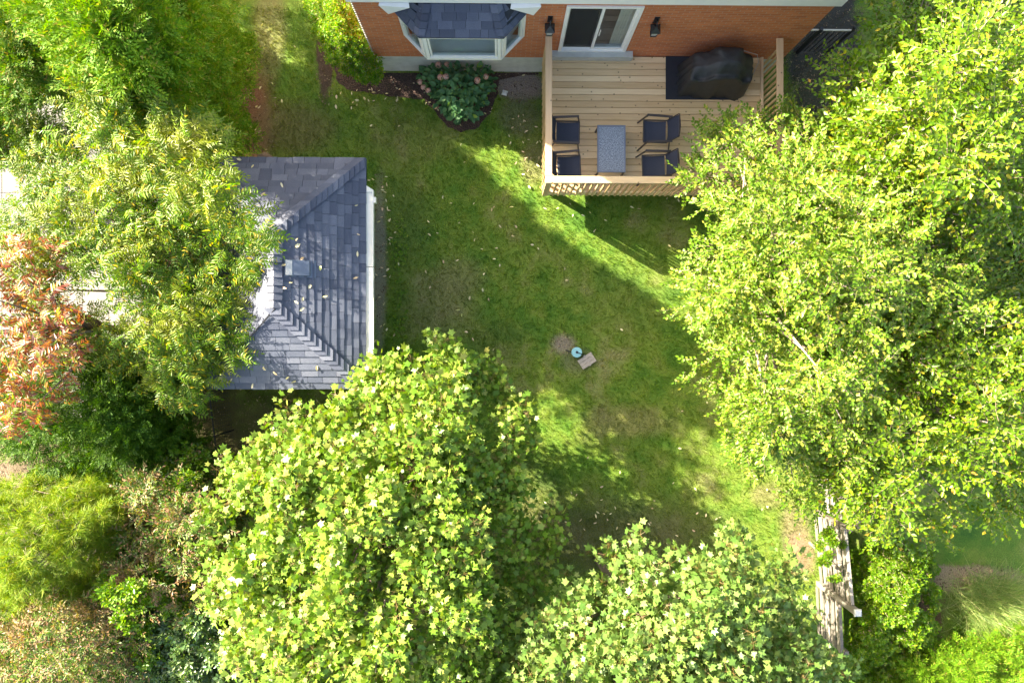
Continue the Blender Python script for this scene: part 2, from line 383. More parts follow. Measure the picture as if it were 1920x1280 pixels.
# interior
rm = MB()
rm.raw([(-2.5, 6.62, 1.1), (6.2, 6.62, 1.1), (6.2, 11, 1.1), (-2.5, 11, 1.1), (-2.5, 6.62, 3.4), (6.2, 6.62, 3.4), (6.2, 11, 3.4), (-2.5, 11, 3.4)],
       [(0, 1, 2, 3), (7, 6, 5, 4), (1, 5, 6, 2), (2, 6, 7, 3), (3, 7, 4, 0)])
hp(rm, 'room', M['room'])
# sliding door
door = hp(MB().box(DX0, DX0 + .07, HY - .03, HY + .12, DZ0, DZ1).box(DX1 - .07, DX1, HY - .03, HY + .12, DZ0, DZ1).box(DX0 + .07, DX1 - .07, HY - .03, HY + .12, DZ0, DZ0 + .06).box(DX0 + .07, DX1 - .07, HY - .03, HY + .12, DZ1 - .07, DZ1), 'sliding_door', M['white'])
MXD = 2.0
def sash(x0, x1, y, nm, gm):
    f = .055
    hp(MB().box(x0, x0 + f, y, y + .04, DZ0 + .06, DZ1 - .07).box(x1 - f, x1, y, y + .04, DZ0 + .06, DZ1 - .07).box(x0 + f, x1 - f, y, y + .04, DZ0 + .06, DZ0 + .14).box(x0 + f, x1 - f, y, y + .04, DZ1 - .13, DZ1 - .07), nm, M['white'], door)
    hp(MB().box(x0 + f, x1 - f, y + .016, y + .022, DZ0 + .14, DZ1 - .13), gm, M['doorglass'], door)
sash(DX0 + .07, MXD + .03, HY + .05, 'sash', 'pane'); sash(MXD, DX1 - .07, HY + .0, 'sash', 'pane')
hp(MB().box(DX0 + .10, MXD - .0, HY + .034, HY + .037, DZ0 + .10, DZ1 - .10), 'insect_screen', M['screen'], door)
hp(MB().box(MXD + .075, MXD + .09, HY - .03, HY - .001, 2.05, 2.3), 'handle', M['white'], door)
hp(MB().cbox(1.13, 2.95, HY - .14, HY + .10, 1.06, DZ0 - .002), 'door_sill', M['sill'])
cu = MB(); n = 26
pts = [(2.40 + .30 * k / n, HY + .12 + .03 * math.sin(k * 1.7), ) for k in range(n + 1)]
cu.raw([(x, y, 1.2) for x, y in pts] + [(x, y, 3.25) for x, y in pts], [(k, k + 1, n + 2 + k, n + 1 + k) for k in range(n)])
hp(cu, 'curtain', M['curtain'])
# bay window
bay = hp(MB().prism([(-1.98, HY), (-1.50, 5.90), (.04, 5.90), (.52, HY)], 1.93, 2.02), 'bay_window', M['white'])
hp(MB().prism([(-1.95, HY), (-1.48, 5.93), (.02, 5.93), (.49, HY)], 3.05, 3.13), 'head_board', M['white'], bay)
hp(MB().prism([(-1.90, HY + 1.1), (-1.90, HY + .25), (-1.44, 5.99), (-.02, 5.99), (.44, HY + .25), (.44, HY + 1.1)], 2.022, 2.05), 'inner_sill', M['white'], bay)
C = [(-1.97, HY), (-1.50, 5.915), (.04, 5.915), (.51, HY)]
def glazed(a, b, mull, nm):
    a, b = Vector((*a, 0)), Vector((*b, 0)); d = (b - a).normalized(); up = Vector((0, 0, 1)); nrm = d.cross(up)
    if nrm.y > 0: nrm = -nrm
    f = MB(); ln = (b - a).length; e = .075; z0, z1 = 2.022, 3.048
    def bx(u0, u1, za, zb, t0=-.035, t1=.035):
        P = [a + d * u + nrm * tt for u, tt in ((u0, t0), (u1, t0), (u1, t1), (u0, t1))]
        f.hexa([(*p.xy, za) for p in P] + [(*p.xy, zb) for p in P])
    bx(.01, e, z0, z1); bx(ln - e, ln - .01, z0, z1); bx(e, ln - e, z0, z0 + .07); bx(e, ln - e, z1 - .06, z1)
    for s in (0, 1):   # inner casement
        u = e + .012 if s == 0 else ln - e - .052
        bx(u, u + .04, z0 + .08, z1 - .07, -.05, .02)
    bx(e + .055, ln - e - .055, z0 + .08, z0 + .12, -.05, .02)
    fr = hp(f, nm, M['white'], bay)
    g = MB(); P = [a + d * u + nrm * tt for u, tt in ((e, -.006), (ln - e, -.006), (ln - e, .006), (e, .006))]
    g.hexa([(*p.xy, z0 + .07) for p in P] + [(*p.xy, z1 - .06) for p in P])
    hp(g, 'pane', M['glass'], bay)
glazed(C[0], C[1], 0, 'side_frame'); glazed(C[1], C[2], 0, 'front_frame'); glazed(C[2], C[3], 0, 'side_frame')
# bay roof: underlay and shingles, course by course
EZ, TZ = 3.15, 3.46
E = [Vector((-2.07, HY, EZ)), Vector((-1.55, 5.84, EZ)), Vector((.09, 5.84, EZ)), Vector((.60, HY, EZ))]
Tt = [Vector((-1.70, HY, TZ)), Vector((-1.40, HY - .06, TZ)), Vector((-.06, HY - .06, TZ)), Vector((.24, HY, TZ))]
dw = Vector((0, 0, -.025))
br = hp(MB().raw([*[q + dw for q in E], *[q + dw for q in Tt], (E[0].x, HY, EZ - .05), (E[1].x, 5.84, EZ - .05), (E[2].x, 5.84, EZ - .05), (E[3].x, HY, EZ - .05)], [(0, 1, 5, 4), (1, 2, 6, 5), (2, 3, 7, 6), (4, 5, 6, 7), (8, 9, 1, 0), (9, 10, 2, 1), (10, 11, 3, 2), (11, 10, 9, 8)]), 'bay_roof', M['under'])
def shingle_face(e0, e1, t0, t1, expo, m, parent, off, wmin=.15, wmax=.31, nm='shingle', limit=9999, thick=.007, joined=None, jag=.0):
    """tabs laid in courses on the plane e0,e1 (eave) - t0,t1 (top)"""
    e0, e1, t0, t1 = map(Vector, (e0, e1, t0, t1))
    nrm = (e1 - e0).cross(t0 - e0).normalized()
    if nrm.z < 0: nrm = -nrm
    mid = ((t0 + t1) / 2 - (e0 + e1) / 2); nC = max(1, round(mid.length / expo)); cnt = 0
    for c in range(nC):
        v0, v1 = c / nC, min(1, (c + 1.18) / nC)
        A, B = e0.lerp(t0, v0), e1.lerp(t1, v0); A1, B1 = e0.lerp(t0, v1), e1.lerp(t1, v1)
        d = (B - A).normalized(); ln = (B - A).length; o1 = (A1 - A).dot(d); o2 = (B1 - A).dot(d)
        h = (A1 - A) - d * o1; u = -random.uniform(0, .2)
        while u < ln:
            wd = random.uniform(wmin, wmax); a_, b_ = max(u, 0), min(u + wd - .006, ln); u += wd
            ta, tb = max(a_, o1), min(b_, o2)
            if b_ - a_ < .02: continue
            if tb < ta: ta = tb = max(min((a_ + b_) / 2, o2), o1)
            th = thick * random.uniform(.8, 2.2); dr = random.uniform(-jag, jag)
            P = [A + d * a_ - h * (.02 + dr), A + d * b_ - h * (.02 + dr), A + h + d * tb, A + h + d * ta]
            lo = [p + nrm * .002 for p in P]; hi = [P[0] + nrm * (th + .012), P[1] + nrm * (th + .012), P[2] + nrm * .004, P[3] + nrm * .004]
            mb = joined if joined is not None else MB()
            mb.hexa([p - off for p in lo] + [p - off for p in hi]); cnt += 1
            if joined is None:
                mb.build(nm, m, parent)
    return cnt
offH = Vector((HX0, HY, 0))
shingle_face(E[1], E[2], Tt[1], Tt[2], .14, M['shingle2'], br, offH)
shingle_face(E[0], E[1], Tt[0], Tt[1], .14, M['shingle2'], br, offH)
shingle_face(E[2], E[3], Tt[2], Tt[3], .14, M['shingle2'], br, offH)
def caps(a, b, wdt, expo, m, parent, off, n1, n2, nm='hip_shingle', lift=.012):
    """overlapping cap shingles folded over the hip a-b (a low, b high); n1, n2 outward directions to each side"""
    a, b = Vector(a), Vector(b); d = (b - a).normalized(); k = int((b - a).length / expo)
    for i in range(k):
        p0 = a + d * (i * expo + random.uniform(-.008, .008)); p1 = a + d * (i * expo + expo * 1.25)
        w0 = wdt * random.uniform(.94, 1.04); up = Vector((0, 0, 1)); z0 = up * (lift + .052 + random.uniform(0, .008)); z1 = up * (lift + .022)
        L0, R0 = p0 + n1 * w0 + z0, p0 + n2 * w0 + z0; L1, R1 = p1 + n1 * w0 + z1, p1 + n2 * w0 + z1
        C0, C1 = p0 + z0 + up * .006, p1 + z1 + up * .006; dn = up * .04
        MB().raw([q - off for q in (L0, C0, R0, L1, C1, R1, L0 - dn, C0 - dn, R0 - dn)], [(0, 1, 4, 3), (1, 2, 5, 4), (6, 7, 1, 0), (7, 8, 2, 1)]).build(nm, m, parent)
for ea, tb, s in ((E[1], Tt[1], -1), (E[2], Tt[2], 1)):
    hd = (tb - ea)
    caps(ea, tb + hd * .0, .13, .135, M['shingle2'], br, offH, Vector((-s * 1, 0, .0)), Vector((s * .7, .7, .0)) * 1.0)
# white returns either side of the bay roof under the band board
for s, x in ((-1, -2.12), (1, .65)):
    hp(MB().raw([(x, HY - .03, EZ - .01), (x - s * .42, HY - .03, TZ + .02), (x + s * .12, HY - .03, TZ + .02), (x + s * .01, HY - .12, EZ - .01), (x - s * .44, HY - .16, TZ + .02), (x + s * .14, HY - .12, TZ + .02)],
               [(0, 1, 2), (5, 4, 3), (0, 3, 4, 1), (1, 4, 5, 2), (2, 5, 3, 0)]), 'bay_trim', M['white'])

# wall lanterns
for i, (x, lab) in enumerate(((1.01, 'black wall lantern on the brick between the bay window and the patio door'), (3.13, 'black wall lantern on the brick right of the patio door, towards the grill'))):
    t = empty('wall_lantern', (x, HY, 2.45), label=lab, cat='wall lamp', group='lanterns beside the patio door')
    MB().box(-.05, .05, -.02, -.0, .17, .42).build('back_plate', M['black'], t)
    MB().tube([(0, -.02, .36), (0, -.09, .40), (0, -.15, .36), (0, -.15, .30)], .012).build('arm', M['black'], t)
    c = MB()
    for sx in (-1, 1):
        for sy in (-1, 1): c.bar((sx * .055, -.15 + sy * .055, .0), (sx * .08, -.15 + sy * .08, .22), .012, .012)
    c.box(-.062, .062, -.212, -.088, -.015, .005); c.build('cage', M['black'], t)
    MB().raw([(-.1, -.25, .22), (.1, -.25, .22), (.1, -.05, .22), (-.1, -.05, .22), (0, -.15, .33)], [(3, 2, 1, 0), (0, 1, 4), (1, 2, 4), (2, 3, 4), (3, 0, 4)]).build('cap', M['black'], t)
    MB().hexa([(-.048, -.198, .006), (.048, -.198, .006), (.048, -.102, .006), (-.048, -.102, .006), (-.07, -.22, .21), (.07, -.22, .21), (.07, -.08, .21), (-.07, -.08, .21)]).build('lamp_glass', M['ventlight'], t)

# ------------------------------------------------------------------ deck
KX0, KX1, KY0, KY1, KZ = 1.03, 5.92, 3.38, 6.385, 1.0
deck = empty('deck', (KX0, KY0, 0), label='raised natural wood deck with railings against the brick house wall', cat='deck')
dO = Vector((KX0, KY0, 0))
def dp(mb, name, m, **k):
    o = mb.build(name, m, deck, **k); o.data.transform(Matrix.Translation(-dO)); return o
nb = 21; pit = (KY1 - KY0) / nb
for i in range(nb):
    y0 = KY0 + i * pit
    dp(MB().cbox(KX0 + .02 + random.uniform(0, .01), KX1 - .02, y0 + .004, y0 + pit - .004, KZ - .035, KZ + random.uniform(-.0015, .0015), .006), 'deck_board', M['deck'])
for a, b in (((KX0, KY0), (KX1, KY0)),): dp(MB().box(KX0 - .02, KX1 + .02, KY0 - .045, KY0 - .005, KZ - .27, KZ - .002), 'rim_joist', M['deck'])
dp(MB().box(KX0 - .025, KX0 + .015, KY0 - .004, KY1, KZ - .27, KZ - .002), 'rim_joist', M['deck_y'])
dp(MB().box(KX1 - .015, KX1 + .025, KY0 - .004, KY1, KZ - .27, KZ - .002), 'rim_joist', M['deck_y'])
for k in range(10): dp(MB().box(KX0 + .3 + k * .48, KX0 + .34 + k * .48, KY0 + .02, KY1 - .02, KZ - .24, KZ - .04), 'joist', M['deck_y'])
for x in (KX0 + .05, 3.4, KX1 - .05): dp(MB().box(x - .07, x + .07, KY0 + .2, KY0 + .34, 0, KZ - .245), 'support_post', M['deck_z'])
CZ = KZ + 1.05
# caps
dp(MB().cbox(.965, 1.105, KY0 - .01 + .085, KY1 - .02, CZ - .038, CZ, .006), 'rail_cap', M['deck_y'])
dp(MB().cbox(.965, KX1 + .06, KY0 - .075, KY0 + .072, CZ - .038, CZ + .001, .006), 'rail_cap', M['deck'])
dp(MB().cbox(KX1 - .09, KX1 + .05, KY0 + .075, KY1 - .02, CZ - .038, CZ, .006), 'rail_cap', M['deck_y'])
bz0, bz1 = KZ - .20, CZ - .04
me_ = MB().cbox(-.019, .019, -.019, .019, 0, bz1 - bz0, .004).mesh('baluster', M['deck_z'])
def balus(x, y):
    o = link('baluster', me_, deck); o.location = (x - KX0 + random.uniform(-.002, .002), y - KY0, bz0); o.rotation_euler = (random.uniform(-.006, .006), random.uniform(-.006, .006), random.uniform(-.03, .03))
x = KX0 + .05
while x < KX1 - .02: balus(x, KY0 - .066); x += .128
y = KY0 + .05
while y < KY1 - .03: balus(KX0 - .046, y); balus(KX1 + .046, y); y += .128
for p in ((KX0 - .046, KY0 - .066), (KX1 + .046, KY0 - .066)): dp(MB().box(p[0] - .012, p[0] + .07, p[1] - .02, p[1] + .05, KZ - .2, bz1) if p[0] < 2 else MB().box(p[0] - .07, p[0] + .012, p[1] - .02, p[1] + .05, KZ - .2, bz1), 'corner_post', M['deck_z'])
# inner rails under the caps
dp(MB().box(KX0 + .12, KX1 - .12, KY0 - .044, KY0 - .006, CZ - .13, CZ - .04), 'top_rail', M['deck'])
dp(MB().box(KX0 - .024, KX0 + .014, KY0 + .1, KY1 - .04, CZ - .13, CZ - .04), 'top_rail', M['deck_y'])
dp(MB().box(KX1 - .012, KX1 + .024, KY0 + .1, KY1 - .04, CZ - .13, CZ - .04), 'top_rail', M['deck_y'])
dp(MB().box(KX1 - .07, KX1 - .018, KY0 + .1, KY1 - .04, KZ + .05, KZ + .12), 'bottom_rail', M['deck_y'])

# ------------------------------------------------------------------ deck furniture
def chair(px, py, rz, lab):
    p = W(px, py, KZ + .42)
    t = empty('patio_chair', (float(p[0]), float(p[1]), KZ + .003), rz, label=lab, cat='chair', group='dark sling chairs around the patio table')
    # chair faces +x; seat centred on the origin
    s = MB(); n = 10
    for i in range(n):   # sling seat in one sagging sheet
        pass
    V = []; F = []
    for i in range(n + 1):
        u = i / n; x = -.24 + .49 * u; z = .42 - .025 * math.sin(math.pi * u) + .015 * u
        for j, yy in enumerate((-.225, -.11, 0, .11, .225)): V.append((x, yy, z - .012 * (1 - (yy / .225) ** 2)))
    m_ = 5
    for i in range(n):
        for j in range(m_ - 1): F.append((i * m_ + j, (i + 1) * m_ + j, (i + 1) * m_ + j + 1, i * m_ + j + 1))
    V2 = [(a, b, c - .012) for a, b, c in V]; k = len(V)
    MB().raw(V + V2, F + [tuple(q + k for q in f[::-1]) for f in F]).build('seat', M['sling'], t, smooth=True)
    V = []
    for i in range(n + 1):
        u = i / n; z = .46 + .44 * u; x = -.25 - .13 * u - .03 * u * u
        for j, yy in enumerate((-.225, -.11, 0, .11, .225)): V.append((x - .02 * (1 - (yy / .225) ** 2) - .0, yy, z))
    V2 = [(a - .012, b, c) for a, b, c in V]
    MB().raw(V + V2, [f[::-1] for f in F] + [tuple(q + k for q in f) for f in F]).build('backrest', M['sling'], t, smooth=True)
    for sy in (-1, 1):
        y = sy * .24
        MB().tube([(-.25, y, .43), (-.40, y, .905)], .013, 6).build('back_frame', M['frame'], t)
        MB().bar((-.26, y, .43), (.26, y, .435), .025, .03).build('seat_frame', M['frame'], t)
        ya = sy * .285
        MB().bar((-.33, y + sy * .02, .64), (.22, ya, .655), .045, .022).build('armrest', M['frame'], t)
        MB().bar((.20, ya, .645), (.30, ya + sy * .03, .0), .03, .025, (0, 1, 0)).build('leg', M['frame'], t)
        MB().bar((-.27, y + sy * .014, .62), (-.40, ya + sy * .01, .0), .028, .025, (0, 1, 0)).build('leg', M['frame'], t)
    MB().bar((.255, -.23, .435), (.255, .23, .435), .025, .03).build('front_rail', M['frame'], t)
    MB().bar((-.41, -.24, .905), (-.41, .24, .905), .022, .022).build('top_rail', M['frame'], t)
chair(1064, 249, R(-1), 'dark blue sling chair against the left railing, farther from the front rail')
chair(1066, 313, R(2), 'dark blue sling chair in the sunlit front left corner of the deck')
chair(1228, 247, R(179), 'dark blue sling chair right of the table, nearer the grill mat')
chair(1226, 312, R(182), 'dark blue sling chair right of the table, close to the front rail')
p0 = WV(1120, 323, 1.45); p1 = WV(1173, 235, 1.45); tc = (p0 + p1) / 2; hw, hd = (p1.x - p0.x) / 2, (p1.y - p0.y) / 2
t = empty('patio_table', (tc.x, tc.y, KZ + .003), label='rectangular patio table with speckled blue grey glass top between the chairs', cat='table')
f = MB(); z0, z1 = .41, .447; e = .035
f.box(-hw, hw, -hd, -hd + e, z0, z1).box(-hw, hw, hd - e, hd, z0, z1).box(-hw, -hw + e, -hd + e, hd - e, z0, z1).box(hw - e, hw, -hd + e, hd - e, z0, z1)
f.build('table_frame', M['vent'], t); MB().box(-hw + e, hw - e, -hd + e, hd - e, .42, .436).build('glass_top', M['table'], t)
for sx in (-1, 1):
    for sy in (-1, 1): MB().bar((sx * (hw - .03), sy * (hd - .03), .41), (sx * (hw - .02), sy * (hd - .02), 0), .035, .035).build('leg', M['frame'], t)
# grill mat, covered grill
p0 = WV(1248, 187, KZ); p1 = WV(1384, 107, KZ)
mt = MB().cbox(0, p1.x - p0.x, 0, p1.y - p0.y, 0, .008, .003).build('grill_mat', M['mat'], label='flat dark blue rectangular mat under the covered grill', cat='mat'); mt.location = (p0.x, p0.y, KZ + .002)
g = empty('covered_grill', (4.78, 5.86, KZ + .011), R(-2), label='barbecue grill under a draped black cover beside the brick wall', cat='grill')
nu, nv = 64, 20; V = []; F = []
def prof(x):    # silhouette of the cover top: side shelves and a hood in the middle
    return .88 + .27 / (1 + math.exp(-(x + .28) * 45)) / (1 + math.exp((x - .36) * 45))
rings = 13
for r in range(rings):
    q = r / (rings - 1)
    for k in range(nu):
        a = 2 * math.pi * k / nu; ca, sa = math.cos(a), math.sin(a)
        ex = 1 / (abs(ca) ** 9 + abs(sa) ** 9) ** (1 / 9)
        fold = .018 * (1 - 2 * abs(math.sin(a * 5.5 + math.sin(a * 2)))) + .010 * math.sin(a * 19 + 2)
        if q < .55:   # skirt
            h = q / .55; X = (.745 - .10 * h + .04 * (ca < 0) * (1 - h)) * ca * ex; Y = (.36 - .07 * h) * sa * ex
            k_ = (1 - h) ** 1.2; X += fold * ca * (1.5 * k_ + .35); Y += fold * sa * (1.5 * k_ + .35); z = h * (prof(X) - .06)
            if sa < 0: Y -= .05 * (1 - h)
        else:
            h = (q - .55) / .45; X = .645 * (1 - h) * ca * ex; Y = .30 * (1 - h) * sa * ex; z = prof(X) - .05 * (1 - min(1, h * 3)) + .006 * math.sin(X * 14 + Y * 19) + .005 * math.sin(X * 31 - Y * 27)
            z -= max(0, -Y - .06) * .9
        V.append((X, Y, z))
for r in range(rings - 1):
    for k in range(nu): F.append((r * nu + k, r * nu + (k + 1) % nu, (r + 1) * nu + (k + 1) % nu, (r + 1) * nu + k))
MB().raw(V, F).build('cover', M['tarp'], g, smooth=True)
for sx in (-1, 1):
    for sy in (-1, 1): MB().tube([(sx * .45, sy * .2, .0), (sx * .45, sy * .2, .06)], .035, 10).build('wheel', M['black'], g)
hs = MB(); pts = [WV(1400, 170, 1.02), WV(1412, 140, 1.05), WV(1422, 118, 1.15), WV(1420, 103, 1.3), Vector((5.28, 6.36, 1.45))]
MB().tube(pts, .007, 6).build('gas_hose', M['ventlight'], label='thin grey gas hose curving from wall to covered grill', cat='hose')

# ------------------------------------------------------------------ shed
SX0, SX1, SY0, SY1, SZ, SR = -5.88, -2.70, -.95, 3.70, 2.42, 3.18
shed = empty('garden_shed', (SX0 + .3, SY0 + .3, 0), label='garden shed with dark blue grey hipped shingle roof on the lawn', cat='shed')
sO = Vector((SX0 + .3, SY0 + .3, 0))
def sp_(mb, name, m, parent=None, **k):
    o = mb.build(name, m, parent or shed, **k); o.data.transform(Matrix.Translation(-sO)); return o
sp_(MB().box(SX0 + .3, SX1 - .28, SY0 + .3, SY1 - .3, 0, SZ - .02), 'wall', M['siding'])
hx = (SX1 - SX0) / 2; cx = (SX0 + SX1) / 2
c4 = [Vector((SX0, SY0, SZ)), Vector((SX1, SY0, SZ)), Vector((SX1, SY1, SZ)), Vector((SX0, SY1, SZ))]
r0, r1 = Vector((cx, SY0 + hx, SR)), Vector((cx, SY1 - hx, SR))
dn = Vector((0, 0, .10))
roof = sp_(MB().raw([*c4, r0, r1, *[c - dn for c in c4]], [(0, 1, 4), (1, 2, 5, 4), (2, 3, 5), (3, 0, 4, 5), (9, 8, 7, 6), (6, 7, 1, 0), (7, 8, 2, 1), (8, 9, 3, 2), (9, 6, 0, 3)]), 'roof', M['under'])
shingle_face(c4[1], c4[2], r0, r1, .15, M['shingle'], roof, sO, .16, .32, jag=.03)
shingle_face(c4[0], c4[1], r0, r0, .15, M['shingle'], roof, sO, .24, .42, jag=.02)
shingle_face(c4[2], c4[3], r1, r1, .15, M['shingle'], roof, sO, .22, .40, jag=.03)
jm = MB(); shingle_face(c4[3], c4[0], r1, r0, .15, M['shingle'], roof, sO, .22, .38, joined=jm); o = jm.build('shingle_field', M['shingle'], roof, kind='stuff')
X, Y = Vector((1, 0, 0)), Vector((0, 1, 0)); sl = Vector((0, 0, -.48))
caps(c4[1], r0, .20, .145, M['shingle'], roof, sO, (X + 0 * Y) * .0 + (-X + sl * 0) * 1.0, Y * 1.0)
caps(c4[2], r1, .20, .145, M['shingle'], roof, sO, -X, -Y)
caps(c4[3], r1, .20, .145, M['shingle'], roof, sO, X, -Y)
caps(r0, r1 + (r1 - r0).normalized() * .05, .15, .145, M['shingle'], roof, sO, -X + sl, X + sl, nm='ridge_shingle')
# thin cable down the south west hip
MB().tube([r0 + Vector((.02, -.02, .04)), (r0 + c4[0]) / 2 + Vector((0, 0, .03)), c4[0] + Vector((.08, .05, .03)), c4[0] + Vector((-.02, -.06, -.2))], .011, 6).build('roof_cable', M['black'], label='thin black cable running down the sunlit corner hip of the shed roof', cat='cable')
# roof vent on the east slope
vc = WV(560, 503, 3.02)
vt = MB()
def onE(x, y, h=0): return Vector((x, y, SR - (x - cx) / hx * (SR - SZ) + h))
def ebox(x0, x1, y0, y1, h0, h1): vt.hexa([onE(x0, y0, h0) - sO, onE(x1, y0, h0) - sO, onE(x1, y1, h0) - sO, onE(x0, y1, h0) - sO, onE(x0, y0, h1) - sO, onE(x1, y0, h1) - sO, onE(x1, y1, h1) - sO, onE(x0, y1, h1) - sO])
ebox(vc.x - .25, vc.x + .29, vc.y - .17, vc.y + .17, .012, .022)
v0 = vt.build('roof_vent', M['vent'], roof)
vt = MB(); ebox(vc.x - .20, vc.x + .20, vc.y - .14, vc.y + .14, .022, .11); vt.build('vent_hood', M['vent'], v0)
vt = MB(); ebox(vc.x - .20, vc.x - .09, vc.y - .142, vc.y + .142, .02, .116); vt.build('vent_pale_face', M['ventlight'], v0)  # paler face over the upslope end of the hood
# gutter in two lengths with elbows
def gut(y0, y1):
    m_ = MB(); gx, gz = SX1 + .005, SZ - .10
    m_.box(gx, gx + .012, y0, y1, gz, gz + .10).box(gx + .012, gx + .125, y0, y1, gz, gz + .012).box(gx + .125, gx + .15, y0, y1, gz, gz + .105)
    m_.box(gx + .012, gx + .125, y0, y1, gz + .070, gz + .078)
    return m_
sp_(gut(-.52, 1.50), 'gutter', M['gutter']); sp_(gut(1.515, 3.02), 'gutter', M['gutter'])
sp_(MB().hexa([(SX1 + .0, 3.02, 2.32), (SX1 + .155, 3.02, 2.32), (SX1 + .155, 3.06, 2.32), (SX1 + .0, 3.16, 2.32), (SX1 + .0, 3.02, 2.43), (SX1 + .155, 3.02, 2.43), (SX1 + .155, 3.06, 2.43), (SX1 + .0, 3.16, 2.43)]), 'gutter_end', M['gutter'])
for y in (-.49, 2.86): sp_(MB().box(SX1 + .156, SX1 + .20, y - .05, y + .06, 2.29, 2.42), 'bracket', M['gutter'])
sp_(MB().tube([(SX1 + .07, -.45, 2.31), (SX1 - .1, -.45, 2.15), (SX1 - .2, -.45, 2.0), (SX1 - .2, -.45, .15), (SX1 - .05, -.45, .08)], .035, 8), 'downspout', M['gutter'])

# ------------------------------------------------------------------ fences, gate
def hfence(x0, y0, x1, y1, top, lab, post=None, n=10, cap=True):
    t = empty('wooden_fence', (x0, y0, 0), math.atan2(y1 - y0, x1 - x0), label=lab, cat='fence', group='weathered fence panels')
    ln = math.hypot(x1 - x0, y1 - y0); bh = (top - .08) / n
    for k in range(n):
        zz = .08 + k * bh; dy = random.uniform(-.006, .006) + (.030 if k % 2 else 0)
        MB().box(0, ln, dy, dy + .02, zz + .008, zz + bh - .016).build('fence_board', M['fence'], t)
    if cap: MB().cbox(0, ln, -.02, .05, top - .0, top + .03).build('top_board', M['fence'], t)
    for u in ([.02, ln - .02] if post is None else post): MB().box(u - .045, u + .045, .036, .13, 0, top + .10).build('post', M['fence_z'], t); 
    return t
def wp(px, py, z): p = W(px, py, z); return float(p[0]), float(p[1])
a = (7.50, -4.05); b = (7.66, -5.72)
f1 = hfence(*a, *b, 1.56, 'weathered grey fence panel of long horizontal boards, middle one beside the thick post', post=[.03], n=11)
f2 = hfence(7.55, -5.84, 7.60, -6.95, 1.22, 'lower weathered fence panel beyond the thick post, nearest the bottom maple', post=[1.05], n=9)
f3 = hfence(7.62, -3.0, 7.68, -4.0, 1.80, 'tall weathered fence panel half hidden under the right tree', post=[.03], n=12)
t = empty('fence_post', (7.66, -5.79, 0), label='thick weathered square fence post with a pale cap at the panel joint', cat='fence post')
MB().box(-.06, .06, -.06, .06, 0, 1.80).build('post', M['fence_z'], t); MB().cbox(-.075, .075, -.075, .075, 1.80, 1.86, .02).build('post_cap', M['stone'], t)
t = empty('fence_brace', (7.42, -4.9, 0), label='narrow weathered timber strut leaning on the middle fence panel', cat='timber'); MB().bar((0, .1, .05), (.06, -.12, 1.30), .05, .05).build('strut', M['fence_z'], t)
# brown property fence beside the neighbour's patio
t = empty('board_fence', (-7.35, -1.5, 0), R(90), label='dark brown board fence between the pale patio and the compound leaf tree', cat='fence')
for k in range(30): MB().box(k * .145, k * .145 + .138, -.01 + (k % 2) * .004, .012 + (k % 2) * .004, .05, 1.65 + random.uniform(-.01, .01)).build('fence_board', M['fence_b'], t)
for z in (.4, 1.4): MB().box(0, 4.3, .018, .06, z, z + .09).build('rail', M['fence_b'], t)
MB().cbox(-.01, 4.31, -.05, .08, 1.67, 1.70).build('top_board', M['fence_b'], t)
# thin black wire fence south of the shed
x0, y0 = wp(392, 735, 1.1); x1, y1 = wp(412, 900, 1.1)
t = empty('wire_fence', (x0, y0, 0), label='thin black metal wire fence running down from the shed corner', cat='fence')
MB().tube([(0, 0, 1.1), (x1 - x0, y1 - y0, 1.1)], .016, 6).build('top_rail', M['black'], t)
for k in range(3): MB().tube([((x1 - x0) * k / 2, (y1 - y0) * k / 2, 0), ((x1 - x0) * k / 2, (y1 - y0) * k / 2, 1.12)], .02, 8).build('post', M['black'], t)
wm = MB()
for k in range(24):
    f = k / 24
    wm.bar(((x1 - x0) * f, (y1 - y0) * f, .03), ((x1 - x0) * f, (y1 - y0) * f, 1.09), .004, .004)
for z in np.arange(.1, 1.1, .12): wm.bar((0, 0, z), (x1 - x0, y1 - y0, z), .004, .004)
wm.build('wire_mesh', M['black'], t, kind='stuff')
# black gate beside the house
t = empty('metal_gate', (6.50, 6.93, 0), label='black metal side gate standing right of the brick house corner', cat='gate')
MB().box(0, .05, -.025, .025, 0, 1.3).build('gate_post', M['black'], t); MB().box(.62, .69, -.035, .035, 0, 1.25).build('gate_post', M['black'], t); MB().box(1.35, 1.40, -.025, .025, 0, 1.3).build('gate_post', M['black'], t)
MB().box(.05, .618, -.015, .015, 1.17, 1.20).build('rail', M['gutter'], t); MB().box(.692, 1.348, -.015, .015, 1.17, 1.20).build('rail', M['gutter'], t)  # pale rails: a glint painted into the colour of the black gate
for k in range(11):
    if abs(.06 + k * .12 - .65) > .06: MB().box(.055 + k * .12, .07 + k * .12, -.008, .008, .06, 1.168).build('bar', M['black'], t)

